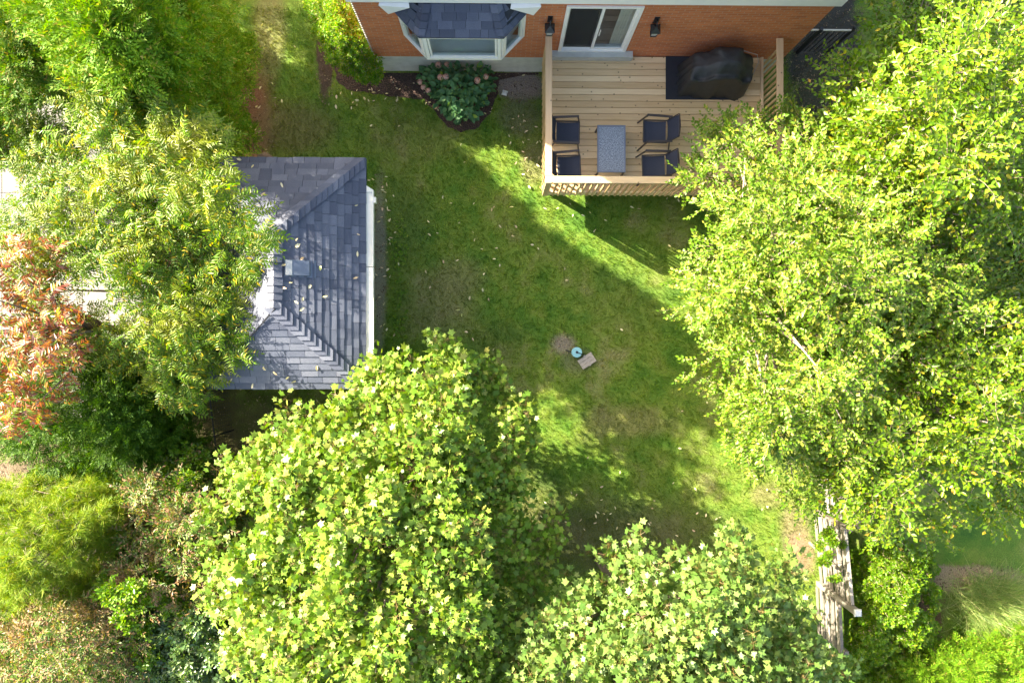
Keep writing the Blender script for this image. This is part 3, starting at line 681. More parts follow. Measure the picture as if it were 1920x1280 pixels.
# ------------------------------------------------------------------ small things on the lawn
p = WV(1080, 660, 0)
t = empty('sprinkler_cap', (p.x, p.y, 0), label='pale blue round bucket lid standing on the lawn with a black spout', cat='bucket')
MB().tube([(0, 0, 0), (0, 0, .02), (0, 0, .17), (0, 0, .19)], [.10, .115, .125, .118], 20).build('body', M['blue'], t, smooth=False)
MB().tube([(0, 0, .185), (.0, .0, .215)], .03, 10).build('nozzle', M['black'], t); MB().tube([(0, 0, .205), (.14, -.05, .20)], .009, 6).build('spout', M['black'], t)
MB().tube([(-.12, .0, .1), (-.26, .05, .12)], .014, 6).build('handle', M['black'], t)
p = WV(1100, 676, 0)
t = empty('wooden_crate_lid', (p.x, p.y, .03), R(33), label='small weathered grey plank square lying on the grass beside the blue lid', cat='boards')
for k in range(3): MB().cbox(-.19, .19, -.125 + k * .085, -.125 + k * .085 + .08, .02, .045).build('plank', M['hub'], t)
MB().box(-.012, .03, -.14, .15, .0455, .06).build('cross_batten', M['hub'], t)
for xx in (-.15, .15): MB().box(xx - .02, xx + .02, -.12, .12, -.02, .019).build('batten', M['hub'], t)
p = WV(946, 174, 0)
MB().raw([(-.08, -.05, .01), (.05, -.08, .01), (.09, .03, .01), (-.04, .07, .01), (-.05, -.03, .05), (.03, -.04, .06), (.05, .02, .055), (-.03, .04, .045)], [(3, 2, 1, 0), (4, 5, 6, 7), (0, 1, 5, 4), (1, 2, 6, 5), (2, 3, 7, 6), (3, 0, 4, 7)]).build('stone', M['stone'], label='small white stone lying in the bare soil left of the deck', cat='stone').location = (p.x, p.y, 0)

# ------------------------------------------------------------------ foliage machinery
def leaf(Ln, Wd, fold=.12, droop=.12, wide=.45, rnd_=False):
    """one leaf along +x: vertices, triangles"""
    h = Wd / 2
    if rnd_:
        V = [(0, 0, 0), (.24 * Ln, .85 * h, fold * h), (.64 * Ln, .9 * h, fold * h - droop * Ln * .3), (Ln, 0, -droop * Ln), (.64 * Ln, -.9 * h, fold * h - droop * Ln * .3), (.24 * Ln, -.85 * h, fold * h)]
        F = [(0, 3, 2), (0, 2, 1), (0, 5, 4), (0, 4, 3)]
        F = [f for f in F]
    else:
        V = [(0, 0, 0), (wide * Ln, h, fold * h), (Ln, 0, -droop * Ln), (wide * Ln, -h, fold * h)]
        F = [(0, 2, 1), (0, 3, 2)]
    return np.array(V, float), np.array(F)
def maple(r, cup=.15):
    pr = [(0, 1.08), (27, .58), (50, 1.02), (82, .52), (116, .72), (150, .40)]
    pts = [(a, q) for a, q in pr] + [(360 - a, q) for a, q in pr[1:][::-1]]
    V = [(.0, 0, 0)] + [(math.cos(R(a)) * q * r, math.sin(R(a)) * q * r, -cup * r * q * q * abs(math.cos(R(a * 1.0 - 20))) + (.05 * r if k % 2 else 0)) for k, (a, q) in enumerate(pts)]
    n = len(pts); F = [(0, 1 + k, 1 + (k + 1) % n) for k in range(n)]
    V = np.array(V); V[:, 0] += r * .1
    return V, np.array(F)
def place(V, loc, d, up, s=1.0, roll=0):
    d = np.array(d, float); d /= np.linalg.norm(d); up = np.array(up, float); y = np.cross(up, d); y /= np.linalg.norm(y) + 1e-9; z = np.cross(d, y)
    if roll: y, z = y * math.cos(roll) + z * math.sin(roll), z * math.cos(roll) - y * math.sin(roll)
    return V @ np.array([d, y, z]) * s + np.array(loc)
class TB:
    def __init__(s): s.V = []; s.F = []; s.M = []; s.n = 0
    def add(s, VF, mi=0):
        V, F = VF; s.V.append(V); s.F.append(F + s.n); s.M.append(np.full(len(F), mi)); s.n += len(V)
    def stem(s, a, b, w_, mi=1):
        a, b = np.array(a, float), np.array(b, float); d = b - a; y = np.cross(d, (0, 0, 1)); y = y / (np.linalg.norm(y) + 1e-9) * w_ / 2
        s.add((np.array([a - y, a + y, b + y * .5, b - y * .5]), np.array([(0, 1, 2), (0, 2, 3)])), mi)
    def out(s): return np.concatenate(s.V), np.concatenate(s.F), np.concatenate(s.M)
U = random.uniform
def t_twig(n=9, Ln=.34, ll=.07, lw=.04, rd=False, stemw=.008, curve=.1):
    t = TB(); P = [np.array((Ln * u, curve * Ln * math.sin(2 * u), -.15 * Ln * u * u)) for u in np.linspace(0, 1, 4)]
    for i in range(3): t.stem(P[i], P[i + 1], stemw * (1 - .25 * i))
    for k in range(n):
        u = (k + .6) / n; q = u * 3; i = min(2, int(q)); p = P[i] + (P[i + 1] - P[i]) * (q - i); sd = 1 if k % 2 else -1
        a = R(U(35, 65)) * sd if k < n - 1 else 0
        V, F = leaf(ll * U(.7, 1.2), lw * U(.85, 1.15), U(.1, .5), U(.05, .35), rnd_=rd)
        t.add((place(V, p, (math.cos(a), math.sin(a), U(-.35, .25)), (U(-.5, .5), U(-.5, .5), 1)), F))
    return t.out()
def t_compound(pairs=7, Ln=.36, ll=.085, lw=.026):
    t = TB(); c = U(-.25, .25)
    def P(u): return np.array((Ln * u, c * Ln * u * u, .10 * Ln * math.sin(u * 3) - .28 * Ln * u * u))
    t.stem(P(0), P(.5), .006); t.stem(P(.5), P(1), .004)
    for k in range(pairs):
        u = .18 + .8 * k / pairs; sz = (.75 + .5 * math.sin(math.pi * min(1, u + .1)))
        for sd in (-1, 1):
            a = R(U(52, 72)) * sd; V, F = leaf(ll * sz * U(.85, 1.1), lw * U(.85, 1.15), U(.2, .5), U(.1, .4), .35)
            t.add((place(V, P(u), (math.cos(a), math.sin(a), U(-.3, .05)), (U(-.2, .2), -sd * .25 + U(-.15, .15), 1)), F))
    V, F = leaf(ll * .9, lw, .3, .2, .35); t.add((place(V, P(1), (1, c * 2, -.4), (0, 0, 1)), F)); return t.out()
def t_maple(n=7, r=.072, spread=.15):
    t = TB(); a0 = U(0, 6.28)
    for k in range(n):
        a = a0 + 2 * math.pi * k / n + U(-.3, .3); rr_ = spread * U(.45, 1.15); z = U(-.05, .05) - rr_ * .25
        p = np.array((math.cos(a) * rr_, math.sin(a) * rr_, z)); t.stem((0, 0, 0), p, .0035)
        V, F = maple(r * U(.7, 1.25), U(.05, .35))
        t.add((place(V, p, (math.cos(a), math.sin(a), U(-1.0, .35)), (U(-.8, .8), U(-.8, .8), 1)), F))
    return t.out()
def t_cedar(n=6, Ln=.24, w_=.024):
    """a flat feathery frond: short fingers both sides of an arching axis"""
    t = TB(); V = []; F = []; c = U(-.25, .25)
    for k in range(n):
        u = .1 + .85 * k / n; p = np.array((Ln * u, c * Ln * u * u, -.12 * Ln * u * u)); l = Ln * .42 * (1 - .55 * u)
        for sd in (-1, 1):
            a = R(U(32, 52)) * sd + c * u; d = np.array((math.cos(a), math.sin(a), U(-.25, .3))); y = np.array((-d[1], d[0], U(-.5, .5))) * w_ / 2
            b = len(V); q = p + d * l * .3; V += [q + y, q - y, p + d * l * 1.05]; F += [(b, b + 1, b + 2)]
    b = len(V); V += [(0, -.006, 0), (0, .006, 0), (Ln * 1.1, c * Ln, -.15 * Ln)]; F.append((b, b + 2, b + 1))
    t.add((np.array(V), np.array(F))); return t.out()
def t_pine(n=30, Ln=.16, w_=.008):
    t = TB(); V = []; F = []
    for k in range(n):
        d = np.array((U(.1, 1), U(-1, 1), U(-.6, .9))); d /= np.linalg.norm(d); p = np.array((U(0, .10), 0, 0)); l = Ln * U(.7, 1.1)
        y = np.cross(d, (U(-1, 1), U(-1, 1), 1)); y = y / np.linalg.norm(y) * w_ / 2; b = len(V); V += [p - y, p + y, p + d * l + (0, 0, -.12 * l)]; F.append((b, b + 1, b + 2))
    t.add((np.array(V), np.array(F))); t.stem((-.1, 0, 0), (.1, 0, 0), .006); return t.out()
def t_rosette(n=8, ll=.045, lw=.024, tall=.06, rd=False):
    t = TB()
    for k in range(n):
        a = k * 2.4; el = U(-.1, .9); V, F = leaf(ll * U(.7, 1.2), lw * U(.85, 1.2), U(.1, .4), U(0, .3), rnd_=rd)
        t.add((place(V, (math.cos(a) * .008, math.sin(a) * .008, tall * (k / n)), (math.cos(a), math.sin(a), el), (U(-.3, .3), U(-.3, .3), 1)), F))
    t.stem((0, 0, -.05), (.01, 0, tall), .006); return t.out()
def nrm(a): return a / (np.linalg.norm(a, axis=-1, keepdims=True) + 1e-9)
def frames(D, UP):
    D = nrm(D); Yv = nrm(np.cross(UP, D)); Z = np.cross(D, Yv); return np.stack([D, Yv, Z], 1)   # rows
def instance(templates, P, D, UP, S):
    """joins copies of the templates (vertices, triangles, material) into one mesh"""
    Vs, Fs, Ms = [], [], []; base = 0; which = rng.integers(0, len(templates), len(P)); FR = frames(D, UP)
    for k, (V, F, mi) in enumerate(templates):
        ix = np.where(which == k)[0]
        if not len(ix): continue
        X = np.einsum('vi,nij->nvj', V, FR[ix]) * S[ix, None, None] + P[ix, None, :]
        Vs.append(X.reshape(-1, 3)); n = len(V)
        Fs.append((F[None] + (np.arange(len(ix)) * n)[:, None, None] + base).reshape(-1, 3)); Ms.append(np.tile(mi, len(ix))); base += n * len(ix)
    return np.concatenate(Vs), np.concatenate(Fs), np.concatenate(Ms)
def radius(outline, c, ang):
    o = np.array(outline, float) - c; a = np.arctan2(o[:, 1], o[:, 0]); r = np.hypot(o[:, 0], o[:, 1]); i = np.argsort(a); a, r = a[i], r[i]
    # subdivide edges for straight sides
    x = np.concatenate([a - 2 * np.pi, a, a + 2 * np.pi]); y = np.tile(r, 3); return np.interp(ang, x, y)
def crown_points(sp, n, shell=0.0, jit=.25, seeds=None, amp=.55):
    """points on the top shell of a crown whose outline, rim height and peak the photograph gives"""
    c = np.array(sp['peak'][:2], float); zp = sp['peak'][2]; rim = sp['rim']; k = sp.get('k', 2.0)
    ang = rng.uniform(-np.pi, np.pi, n * 6); Rr = radius(sp['out'], c, ang)
    keep = rng.random(n * 6) < (Rr / Rr.max()) ** 2; ang, Rr = ang[keep][:n], Rr[keep][:n]
    u = np.sqrt(rng.random(len(ang))) ** sp.get('edge', 1.0)
    z = rim + (zp - rim) * (1 - u ** k) + rng.normal(0, jit, len(ang)) - shell
    if sp.get('holes'):
        hx_, hy_ = c[0] + np.cos(ang) * Rr * u, c[1] + np.sin(ang) * Rr * u; kp = np.ones(len(u), bool)
        for (a_, b_, r_) in sp['holes']: kp &= np.hypot(hx_ - a_, hy_ - b_) > r_
        ang, Rr, u, z = ang[kp], Rr[kp], u[kp], z[kp]
    if seeds is not None:
        xy = W(c[0] + np.cos(ang) * Rr * u, c[1] + np.sin(ang) * Rr * u, z)[:, :2]
        d = np.sort(np.hypot(xy[:, None, 0] - seeds[None, :, 0], xy[:, None, 1] - seeds[None, :, 1]), axis=1)
        q = np.clip((d[:, 1] - d[:, 0]) / .55, 0, 1); z = z - amp * (1 - q) ** 1.5
        kp = rng.random(len(q)) < (.35 + .65 * q); ang, Rr, u, z = ang[kp], Rr[kp], u[kp], z[kp]
    z = np.maximum(z, .12)
    P = W(c[0] + np.cos(ang) * Rr * u, c[1] + np.sin(ang) * Rr * u, z)
    C0 = W(c[0], c[1], zp); C0[2] = rim - .5; Nn = P - C0; Nn[:, 2] = np.maximum(Nn[:, 2], .2); return P, nrm(Nn), u
TREES = []
def grow(name, lab, cat, sp, templ, mats, n_b, per, r_b, scale=1.0, lay=.45, leaf_part=None, n_part=0, bark='bark', group=None, limbs=14, clus=0, amp=.55, lift=None, flat=.55, upw=1.0, droop=0.0, dirj=.55, trunk=True, trunk_r=.12, rs=.5, jit=.22, lower=.35):
    """a tree: trunk, limbs and a crown of boughs made of small twigs"""
    per = int(per * .84); scale *= 1.07
    C0 = W(sp['peak'][0], sp['peak'][1], sp['peak'][2]); base = Vector((float(C0[0]), float(C0[1]), 0)) if 'base' not in sp else Vector((*sp['base'], 0))
    t = empty(name, base, label=lab, cat=cat, group=group); bo = np.array(base)
    seeds = crown_points(sp, clus)[0][:, :2] if clus else None
    B, Nn, u = crown_points(sp, n_b, jit=jit, seeds=seeds, amp=amp)
    if lift:  # raises boughs nearest the sun's line, added height to dapple the lawn with shade
        o_ = np.argsort(np.abs(B[:, 1] + .59 * B[:, 0] - lift[3]) + rng.uniform(0, 1.0, len(B))); B, Nn = B[o_], Nn[o_]
        up_ = rng.uniform(lift[1], lift[2], lift[0]); B[:lift[0], :2] *= ((CAM_H - B[:lift[0], 2] - up_ * 1.0) / (CAM_H - B[:lift[0], 2]))[:, None]; B[:lift[0], 2] += up_
    nl = int(n_b * lower); B2, N2, u2 = crown_points(sp, nl, shell=0.0, jit=jit); nl = len(B2)
    B2 = B2 - N2 * rng.uniform(.5, 1.3, (nl, 1)) * lay * 1.6; B2[:, 2] = np.maximum(B2[:, 2], .2)
    Ball = np.concatenate([B, B2]); Nall = np.concatenate([Nn, N2]); nb_ = len(Ball)
    rb = r_b * rng.uniform(.6, 1.3, nb_)
    idx = np.repeat(np.arange(nb_), per); k = len(idx)
    off = nrm(rng.normal(size=(k, 3)) + Nall[idx] * .7) * (rng.random((k, 1)) ** .45) * rb[idx, None]; off[:, 2] *= flat
    P = Ball[idx] + off; P[:, 2] = np.maximum(P[:, 2], .06)
    rz = SZ + np.minimum(np.minimum(P[:, 0] - SX0, SX1 - P[:, 0]), np.minimum(P[:, 1] - SY0, SY1 - P[:, 1])) / hx * (SR - SZ) + .22
    onr = (P[:, 0] > SX0 - .1) & (P[:, 0] < SX1 + .1) & (P[:, 1] > SY0 - .1) & (P[:, 1] < SY1 + .1)
    P[:, 2] = np.where(onr, np.maximum(P[:, 2], rz), P[:, 2])
    D = nrm(off) * .8 + Nall[idx] * .25 + rng.normal(0, dirj, (k, 3)) * (1, 1, .5); D[:, 2] -= droop
    UP = np.array([0, 0, upw]) + rng.normal(0, rs, (k, 3)) + Nall[idx] * .3
    S_ = scale * rng.uniform(.75, 1.25, k)
    V, F, Mi = instance(templ, P - bo, D, UP, S_)
    link('crown', np_mesh('crown', V, F, mats, Mi), t, kind='stuff')
    if n_part:   # the topmost sprays as parts of their own
        vis = np.argsort(-(P[:, 2] + rng.normal(0, 1.0, k)))[:n_part * 4]; vis = rng.permutation(vis)[:n_part]
        mes = [np_mesh(leaf_part, *tm[:2], mats, tm[2]) for tm in templ]
        jt = nrm(off)[vis] * .10; FR = frames(D[vis] + rng.normal(0, .2, (n_part, 3)), UP[vis])
        for q in range(n_part):
            o = link(leaf_part, mes[q % len(mes)], t); m4 = Matrix.Identity(4); s_ = float(S_[vis[q]]) * 1.05
            for c_ in range(3):
                for r_ in range(3): m4[r_][c_] = float(FR[q][c_][r_]) * s_
            p = P[vis[q]] - bo + jt[q] + np.array([0, 0, .05])
            for r_ in range(3): m4[r_][3] = float(p[r_])
            o.matrix_local = m4
    bm = M[bark]
    if trunk:
        h = max(.5, sp['rim'] * .8 + .35 * (sp['peak'][2] - sp['rim'])) if limbs else .8; wig = [(U(-.08, .08), U(-.08, .08)) for _ in range(5)]
        MB().tube([(wig[i][0] * (i > 0), wig[i][1] * (i > 0), h * i / 4) for i in range(5)], [trunk_r * (1.25 if i == 0 else 1 - .12 * i) for i in range(5)], 10).build('trunk', bm, t, smooth=True)
        for q in rng.choice(np.arange(lift[0] if lift else 0, len(B)), min(limbs, len(B) - 40 if lift else len(B)), replace=False):
            e_ = Vector(Ball[q] - bo); s0 = Vector((0, 0, h * U(.55, .98))); mid = s0.lerp(e_, .5) + Vector((U(-.2, .2), U(-.2, .2), U(.0, .3)))
            MB().tube([s0, s0.lerp(mid, .5) + Vector((0, 0, .05)), mid, mid.lerp(e_, .5), e_], [trunk_r * .42, trunk_r * .34, trunk_r * .24, trunk_r * .15, .008], 6).build('branch', bm, t, smooth=True)
    return t

# leaf materials (true leaf colours)
M['m_cedar'] = leafmat('cedar_green', [(0, (.055, .16, .006)), (.5, (.10, .225, .008)), (.9, (.165, .27, .014)), (1, (.28, .22, .06))], .28, .6, .25)
M['m_cedar2'] = leafmat('cedar_olive', [(0, (.035, .12, .008)), (.5, (.07, .165, .010)), (.85, (.12, .19, .018)), (1, (.26, .19, .06))], .3, .6, .25)
M['m_dark'] = leafmat('conifer_dark', [(0, (.025, .085, .005)), (.6, (.05, .135, .007)), (1, (.10, .19, .01))], .3, .6, .3)
M['m_walnut'] = leafmat('compound_green', [(0, (.065, .17, .008)), (.5, (.11, .23, .010)), (.88, (.18, .28, .015)), (.95, (.46, .38, .02)), (1, (.52, .38, .02))], .36, .38, .4, clump=(.22, .26, .02, 1))
M['m_red'] = leafmat('autumn_red', [(0, (.20, .04, .03)), (.25, (.34, .09, .03)), (.45, (.44, .19, .03)), (.55, (.24, .25, .03)), (.75, (.12, .22, .02)), (.9, (.24, .11, .10)), (1, (.30, .16, .16))], .34, .34, .6)
M['m_pine'] = leafmat('pine_green', [(0, (.10, .21, .010)), (.6, (.17, .28, .014)), (1, (.30, .30, .03))], .28, .5, .3)
M['m_bronze'] = leafmat('bronze_leaf', [(0, (.045, .12, .012)), (.45, (.10, .19, .02)), (.7, (.18, .19, .04)), (.85, (.30, .16, .08)), (1, (.34, .22, .12))], .26, .42, .4, clump=(.26, .15, .075, 1))
M['m_blue'] = leafmat('bluish_leaf', [(0, (.05, .12, .035)), (.6, (.095, .18, .05)), (1, (.16, .24, .07))], .25, .3, .7)
M['m_maple'] = leafmat('maple_green', [(0, (.085, .19, .018)), (.5, (.145, .26, .030)), (.92, (.23, .32, .05)), (1, (.36, .36, .09))], .24, .42, .35)
M['m_maple2'] = leafmat('maple_cool', [(0, (.075, .165, .028)), (.6, (.125, .215, .045)), (1, (.20, .28, .07))], .22, .42, .35)
M['m_elm'] = leafmat('elm_green', [(0, (.065, .155, .006)), (.5, (.11, .21, .008)), (.93, (.175, .26, .012)), (.98, (.38, .36, .02)), (1, (.45, .25, .03))], .28, .4, .4)
M['m_elm2'] = leafmat('pear_green', [(0, (.070, .165, .009)), (.5, (.112, .215, .013)), (.92, (.20, .26, .03)), (1, (.36, .34, .05))], .26, .42, .35)
M['m_box'] = leafmat('boxwood_green', [(0, (.075, .24, .008)), (.5, (.14, .31, .012)), (.85, (.24, .36, .02)), (1, (.38, .40, .04))], .45, .4, .4)
M['m_shrub'] = leafmat('shrub_green', [(0, (.07, .19, .006)), (.6, (.12, .25, .01)), (1, (.22, .30, .02))], .35, .38, .4)
M['m_hyd'] = leafmat('hydrangea_leaf', [(0, (.035, .13, .05)), (.6, (.075, .20, .075)), (.93, (.12, .26, .09)), (1, (.24, .38, .04))], .25, .5, .4)
M['m_flower'] = leafmat('faded_pink_petal', [(0, (.50, .27, .22)), (.5, (.62, .38, .33)), (1, (.66, .50, .40))], .25, .6, .3)
M['m_litter'] = leafmat('fallen_leaf', [(0, (.50, .44, .24)), (.45, (.78, .72, .48)), (.8, (.66, .46, .32)), (1, (.52, .56, .20))], .15, .5, .4)
M['m_red_stem'] = plain('red_petiole', (.20, .13, .04), .5, .3)
M['m_stem'] = plain('pale_twig', (.36, .26, .19), .7, .3)
M['m_gstem'] = plain('green_stem', (.20, .22, .06), .6, .3)
M['m_blade'] = leafmat('reed_blade', [(0, (.12, .24, .04)), (.7, (.26, .36, .10)), (1, (.52, .48, .24))], .3, .4, .4)

T_el = [t_twig(8, .30, .085, .052, rd=True, stemw=.006) for _ in range(3)] + [t_twig(9, .40, .10, .055, stemw=.006, curve=.25) for _ in range(2)]
T_pe = [t_twig(9, .27, .064, .046, rd=True, stemw=.007, curve=.3) for _ in range(5)]
T_co = [t_compound(7, .36) for _ in range(3)] + [t_compound(6, .30) for _ in range(2)]
T_ma = [t_maple(6) for _ in range(4)] + [t_maple(9, .066, .18)]
T_ce = [t_cedar() for _ in range(4)]
T_pi = [t_pine() for _ in range(3)]
T_br = [t_twig(7, .20, .078, .032, stemw=.005) for _ in range(4)]
T_bo = [t_rosette(7) for _ in range(4)]
T_sh = [t_rosette(7, .062, .038, .05) for _ in range(4)]
T_bl = [t_rosette(7, .085, .045, .08, rd=True) for _ in range(4)]

# ------------------------------------------------------------------ trees and shrubs
TOPL = 'cedars in the top left corner'
grow('cedar_tree', 'large bright green cedar in the top left whose right flank meets the lawn', 'tree',
     dict(peak=(170, 40, 7.3), rim=.7, k=1.9, out=[(425, -50), (458, 40), (464, 130), (458, 205), (432, 245), (448, 292), (385, 290), (330, 268), (255, 275), (180, 235), (120, 170), (70, 130), (-20, 20), (-40, -120), (120, -220), (300, -200)]),
     T_ce, [M['m_cedar'], M['bark']], 540, 48, .32, 1.1, group=TOPL, flat=.9, rs=.7, jit=.1, limbs=0, clus=70, amp=.45)
grow('cedar_tree', 'darker olive cedar at the left edge of the photo behind the bright cedar', 'tree',
     dict(peak=(10, 30, 5.2), rim=1.4, k=1.5, out=[(150, -80), (170, 60), (160, 150), (170, 230), (110, 270), (60, 300), (-60, 310), (-140, 100), (-80, -100)]),
     T_ce, [M['m_cedar2'], M['bark']], 200, 46, .36, 1.1, group=TOPL, flat=.9, rs=.7, jit=.12, limbs=0, clus=30, amp=.45)
def far_cedar(x, y, h, r, lab):
    c0 = np.array([960 + 1300 * (x) / (CAM_H - h) - 24, 640 - 1300 * y / (CAM_H - h)])
    k = 1300 / (CAM_H - h * .35); out = []
    for a in np.linspace(0, 2 * math.pi, 14)[:-1]: out.append((936 + (x + r * math.cos(a)) * 1300 / (CAM_H - .6), 640 - (y + r * math.sin(a)) * 1300 / (CAM_H - .6)))
    # direct cone in world space
    t = empty('cedar_tree', (x, y, 0), label=lab, cat='tree', group=TOPL)
    n = 9000; u = rng.random(n) ** .6; a = rng.uniform(0, 6.283, n); rr_ = r * u * rng.uniform(.75, 1.05, n); z = .4 + (h - .4) * (1 - u ** 2)
    P = np.stack([np.cos(a) * rr_, np.sin(a) * rr_, z], -1); D = P * (1, 1, 0) + rng.normal(0, .3, (n, 3)); D[:, 2] -= .1
    V, F, Mi = instance(T_ce, P, D, np.array([0, 0, 1.]) + rng.normal(0, .6, (n, 3)), rng.uniform(1.2, 2.0, n))
    link('crown', np_mesh('crown', V, F, [M['m_cedar2'], M['bark']], Mi), t, kind='stuff')
    MB().tube([(0, 0, 0), (0, 0, h * .9)], [.15, .03], 8).build('trunk', M['bark'], t)
far_cedar(-7.1, 6.55, 9.4, .85, 'tallest narrow cedar at the top edge behind the bright cedar')
grow('compound_leaf_tree', 'pale green and yellow tree with feathery compound leaves overhanging the shed roof', 'tree',
     dict(peak=(215, 465, 3.45), rim=2.6, k=2, base=(-6.4, 1.1), holes=[(15, 360, 62), (190, 535, 48), (150, 560, 35)], out=[(200, 190), (240, 180), (300, 215), (350, 270), (385, 300), (430, 345), (410, 395), (466, 424), (490, 478), (445, 520), (430, 560), (455, 620), (425, 690), (385, 725), (330, 735), (250, 680), (180, 630), (120, 590), (60, 520), (-20, 440), (-60, 330), (30, 270), (130, 235)]),
     T_co, [M['m_walnut'], M['m_gstem']], 270, 18, .46, 1.0, leaf_part='compound_leaf', n_part=240, bark='barkl', limbs=26, flat=.35, rs=.4, droop=.1, trunk_r=.11, lay=.25, lower=.1, dirj=.8, jit=.12, lift=(44, 1.9, 3.4, .45))
grow('sumac_tree', 'orange red autumn tree with drooping leaves at the left edge of the photo', 'tree',
     dict(peak=(35, 610, 4.6), rim=3.4, k=2, holes=[(170, 540, 35)], out=[(70, 455), (130, 520), (140, 610), (150, 690), (110, 750), (60, 790), (-20, 800), (-110, 700), (-110, 500), (0, 460)]),
     [t_compound(5, .26, .10, .034) for _ in range(4)], [M['m_red'], M['m_red_stem']], 90, 12, .40, .95, leaf_part='compound_leaf', n_part=120, bark='bark', limbs=16, droop=.3, trunk_r=.10, jit=.35, amp=.7, clus=10, lower=.2)
grow('juniper_shrub', 'dark green conifer growing in the shade below the feathery leaved tree', 'shrub',
     dict(peak=(170, 770, 3.0), rim=.6, k=1.6, out=[(60, 650), (210, 630), (310, 700), (375, 790), (385, 870), (300, 905), (180, 900), (60, 860), (-30, 820), (-30, 720)]),
     T_ce, [M['m_dark'], M['bark']], 190, 50, .34, .9, flat=.7, rs=.8, limbs=0, jit=.15)
grow('pine_tree', 'soft yellow green pine with long needles in the lower left', 'tree',
     dict(peak=(70, 1020, 4.2), rim=1.6, k=1.7, out=[(10, 915), (90, 905), (170, 895), (240, 940), (262, 1000), (215, 1065), (150, 1120), (50, 1150), (-60, 1150), (-90, 900)]),
     T_pi, [M['m_pine'], M['bark']], 210, 24, .30, 1.1, flat=.5, rs=.8, limbs=34, jit=.22, trunk_r=.09, clus=22, amp=.7, lower=.2)
for o in (('bronze_leaved_shrub', 'bronze and pink tinted shrub between the pine and the large maple', dict(peak=(300, 1010, 3.2), rim=1.2, k=1.8, out=[(300, 850), (345, 830), (400, 830), (440, 900), (420, 1000), (430, 1080), (360, 1170), (240, 1200), (150, 1130), (190, 1040), (230, 930)]), 150),
          ('bronze_leaved_shrub', 'reddish bronze shrub filling the bottom left corner of the photo', dict(peak=(110, 1200, 3.2), rim=1.2, k=1.8, out=[(0, 1100), (60, 1130), (150, 1080), (230, 1110), (330, 1170), (310, 1330), (-40, 1340), (-70, 1180)]), 120)):
    grow(o[0], o[1], 'shrub', o[2], T_br, [M['m_bronze'], M['m_stem']], o[3], 48, .34, 1.0, group='bronze shrubs in the lower left', bark='barkl', limbs=26, rs=.6, trunk_r=.05, jit=.35, clus=16, amp=.5)
grow('blue_green_shrub', 'blue green small leaved shrub tucked left of the large maple', 'shrub',
     dict(peak=(375, 1190, 2.6), rim=.8, k=1.8, out=[(300, 1110), (390, 1050), (470, 1100), (490, 1220), (460, 1340), (280, 1340), (240, 1220)]),
     T_bl, [M['m_blue'], M['m_stem']], 100, 45, .32, 1.0, bark='barkl', limbs=14, trunk_r=.05)
grow('maple_tree', 'large pale green maple below the shed, in the lower middle of the photo', 'tree',
     dict(peak=(670, 985, 5.3), rim=2.8, k=2, out=[(640, 705), (672, 715), (700, 690), (722, 655), (760, 668), (800, 650), (852, 640), (868, 690), (905, 672), (915, 705), (935, 730), (925, 770), (975, 765), (985, 830), (980, 890), (1000, 950), (1042, 1005), (1000, 1040), (1005, 1100), (950, 1150), (985, 1230), (960, 1340), (500, 1340), (440, 1220), (400, 1110), (385, 960), (430, 880), (500, 830), (545, 780), (600, 770)]),
     T_ma, [M['m_maple'], M['m_red_stem']], 450, 14, .42, .98, leaf_part='leaf_cluster', n_part=280, bark='bark', limbs=24, rs=.6, lay=.7, trunk_r=.15, lower=.3, jit=.20, flat=.7, clus=46, amp=.65)
grow('maple_tree', 'maple at the bottom edge of the photo between the large maple and the grey fence', 'tree',
     dict(peak=(1220, 1250, 5.5), rim=3.1, k=2, out=[(955, 1140), (1000, 1100), (1060, 1095), (1110, 1110), (1120, 1050), (1185, 1050), (1220, 1012), (1260, 1060), (1310, 1010), (1370, 1060), (1400, 1000), (1450, 1000), (1470, 1070), (1530, 1090), (1530, 1150), (1490, 1190), (1540, 1220), (1640, 1340), (900, 1340), (930, 1220)]),
     T_ma, [M['m_maple2'], M['m_red_stem']], 330, 14, .42, 1.0, leaf_part='leaf_cluster', n_part=220, bark='bark', limbs=20, rs=.6, lay=.7, trunk_r=.13, lower=.3, jit=.20, flat=.7, clus=34, amp=.65)
RT = 'leafy trees filling the right side'
grow('pear_tree', 'broad light green tree covering the right end of the deck and lawn edge', 'tree',
     dict(peak=(1560, 480, 6.0), rim=2.9, k=2, out=[(1440, 235), (1400, 240), (1350, 235), (1315, 270), (1320, 320), (1290, 350), (1315, 400), (1300, 450), (1325, 500), (1280, 560), (1302, 610), (1290, 660), (1335, 740), (1375, 790), (1395, 850), (1390, 890), (1470, 905), (1500, 940), (1560, 930), (1700, 880), (1820, 700), (1820, 320), (1680, 230), (1530, 240)]),
     T_pe, [M['m_elm2'], M['m_stem']], 560, 17, .40, 1.0, leaf_part='leafy_twig', n_part=280, bark='barkl', limbs=46, rs=.5, group=RT, droop=.15, lay=1.0, trunk_r=.14, lower=.35, jit=.2, clus=55, amp=.7)
grow('elm_tree', 'bright green large leaved tree in the top right corner beyond the deck', 'tree',
     dict(peak=(1800, 240, 6.6), rim=3.0, k=2, out=[(1545, 175), (1560, 130), (1600, 110), (1625, 75), (1660, 50), (1660, -20), (1750, -110), (1980, -110), (2080, 200), (1980, 480), (1720, 430), (1560, 280), (1535, 235)]),
     T_el, [M['m_elm'], M['m_stem']], 390, 15, .44, 1.0, leaf_part='leafy_twig', n_part=240, bark='barkl', limbs=36, rs=.5, group=RT, droop=.2, lay=1.0, trunk_r=.14, lower=.35, jit=.2, clus=42, amp=.7)
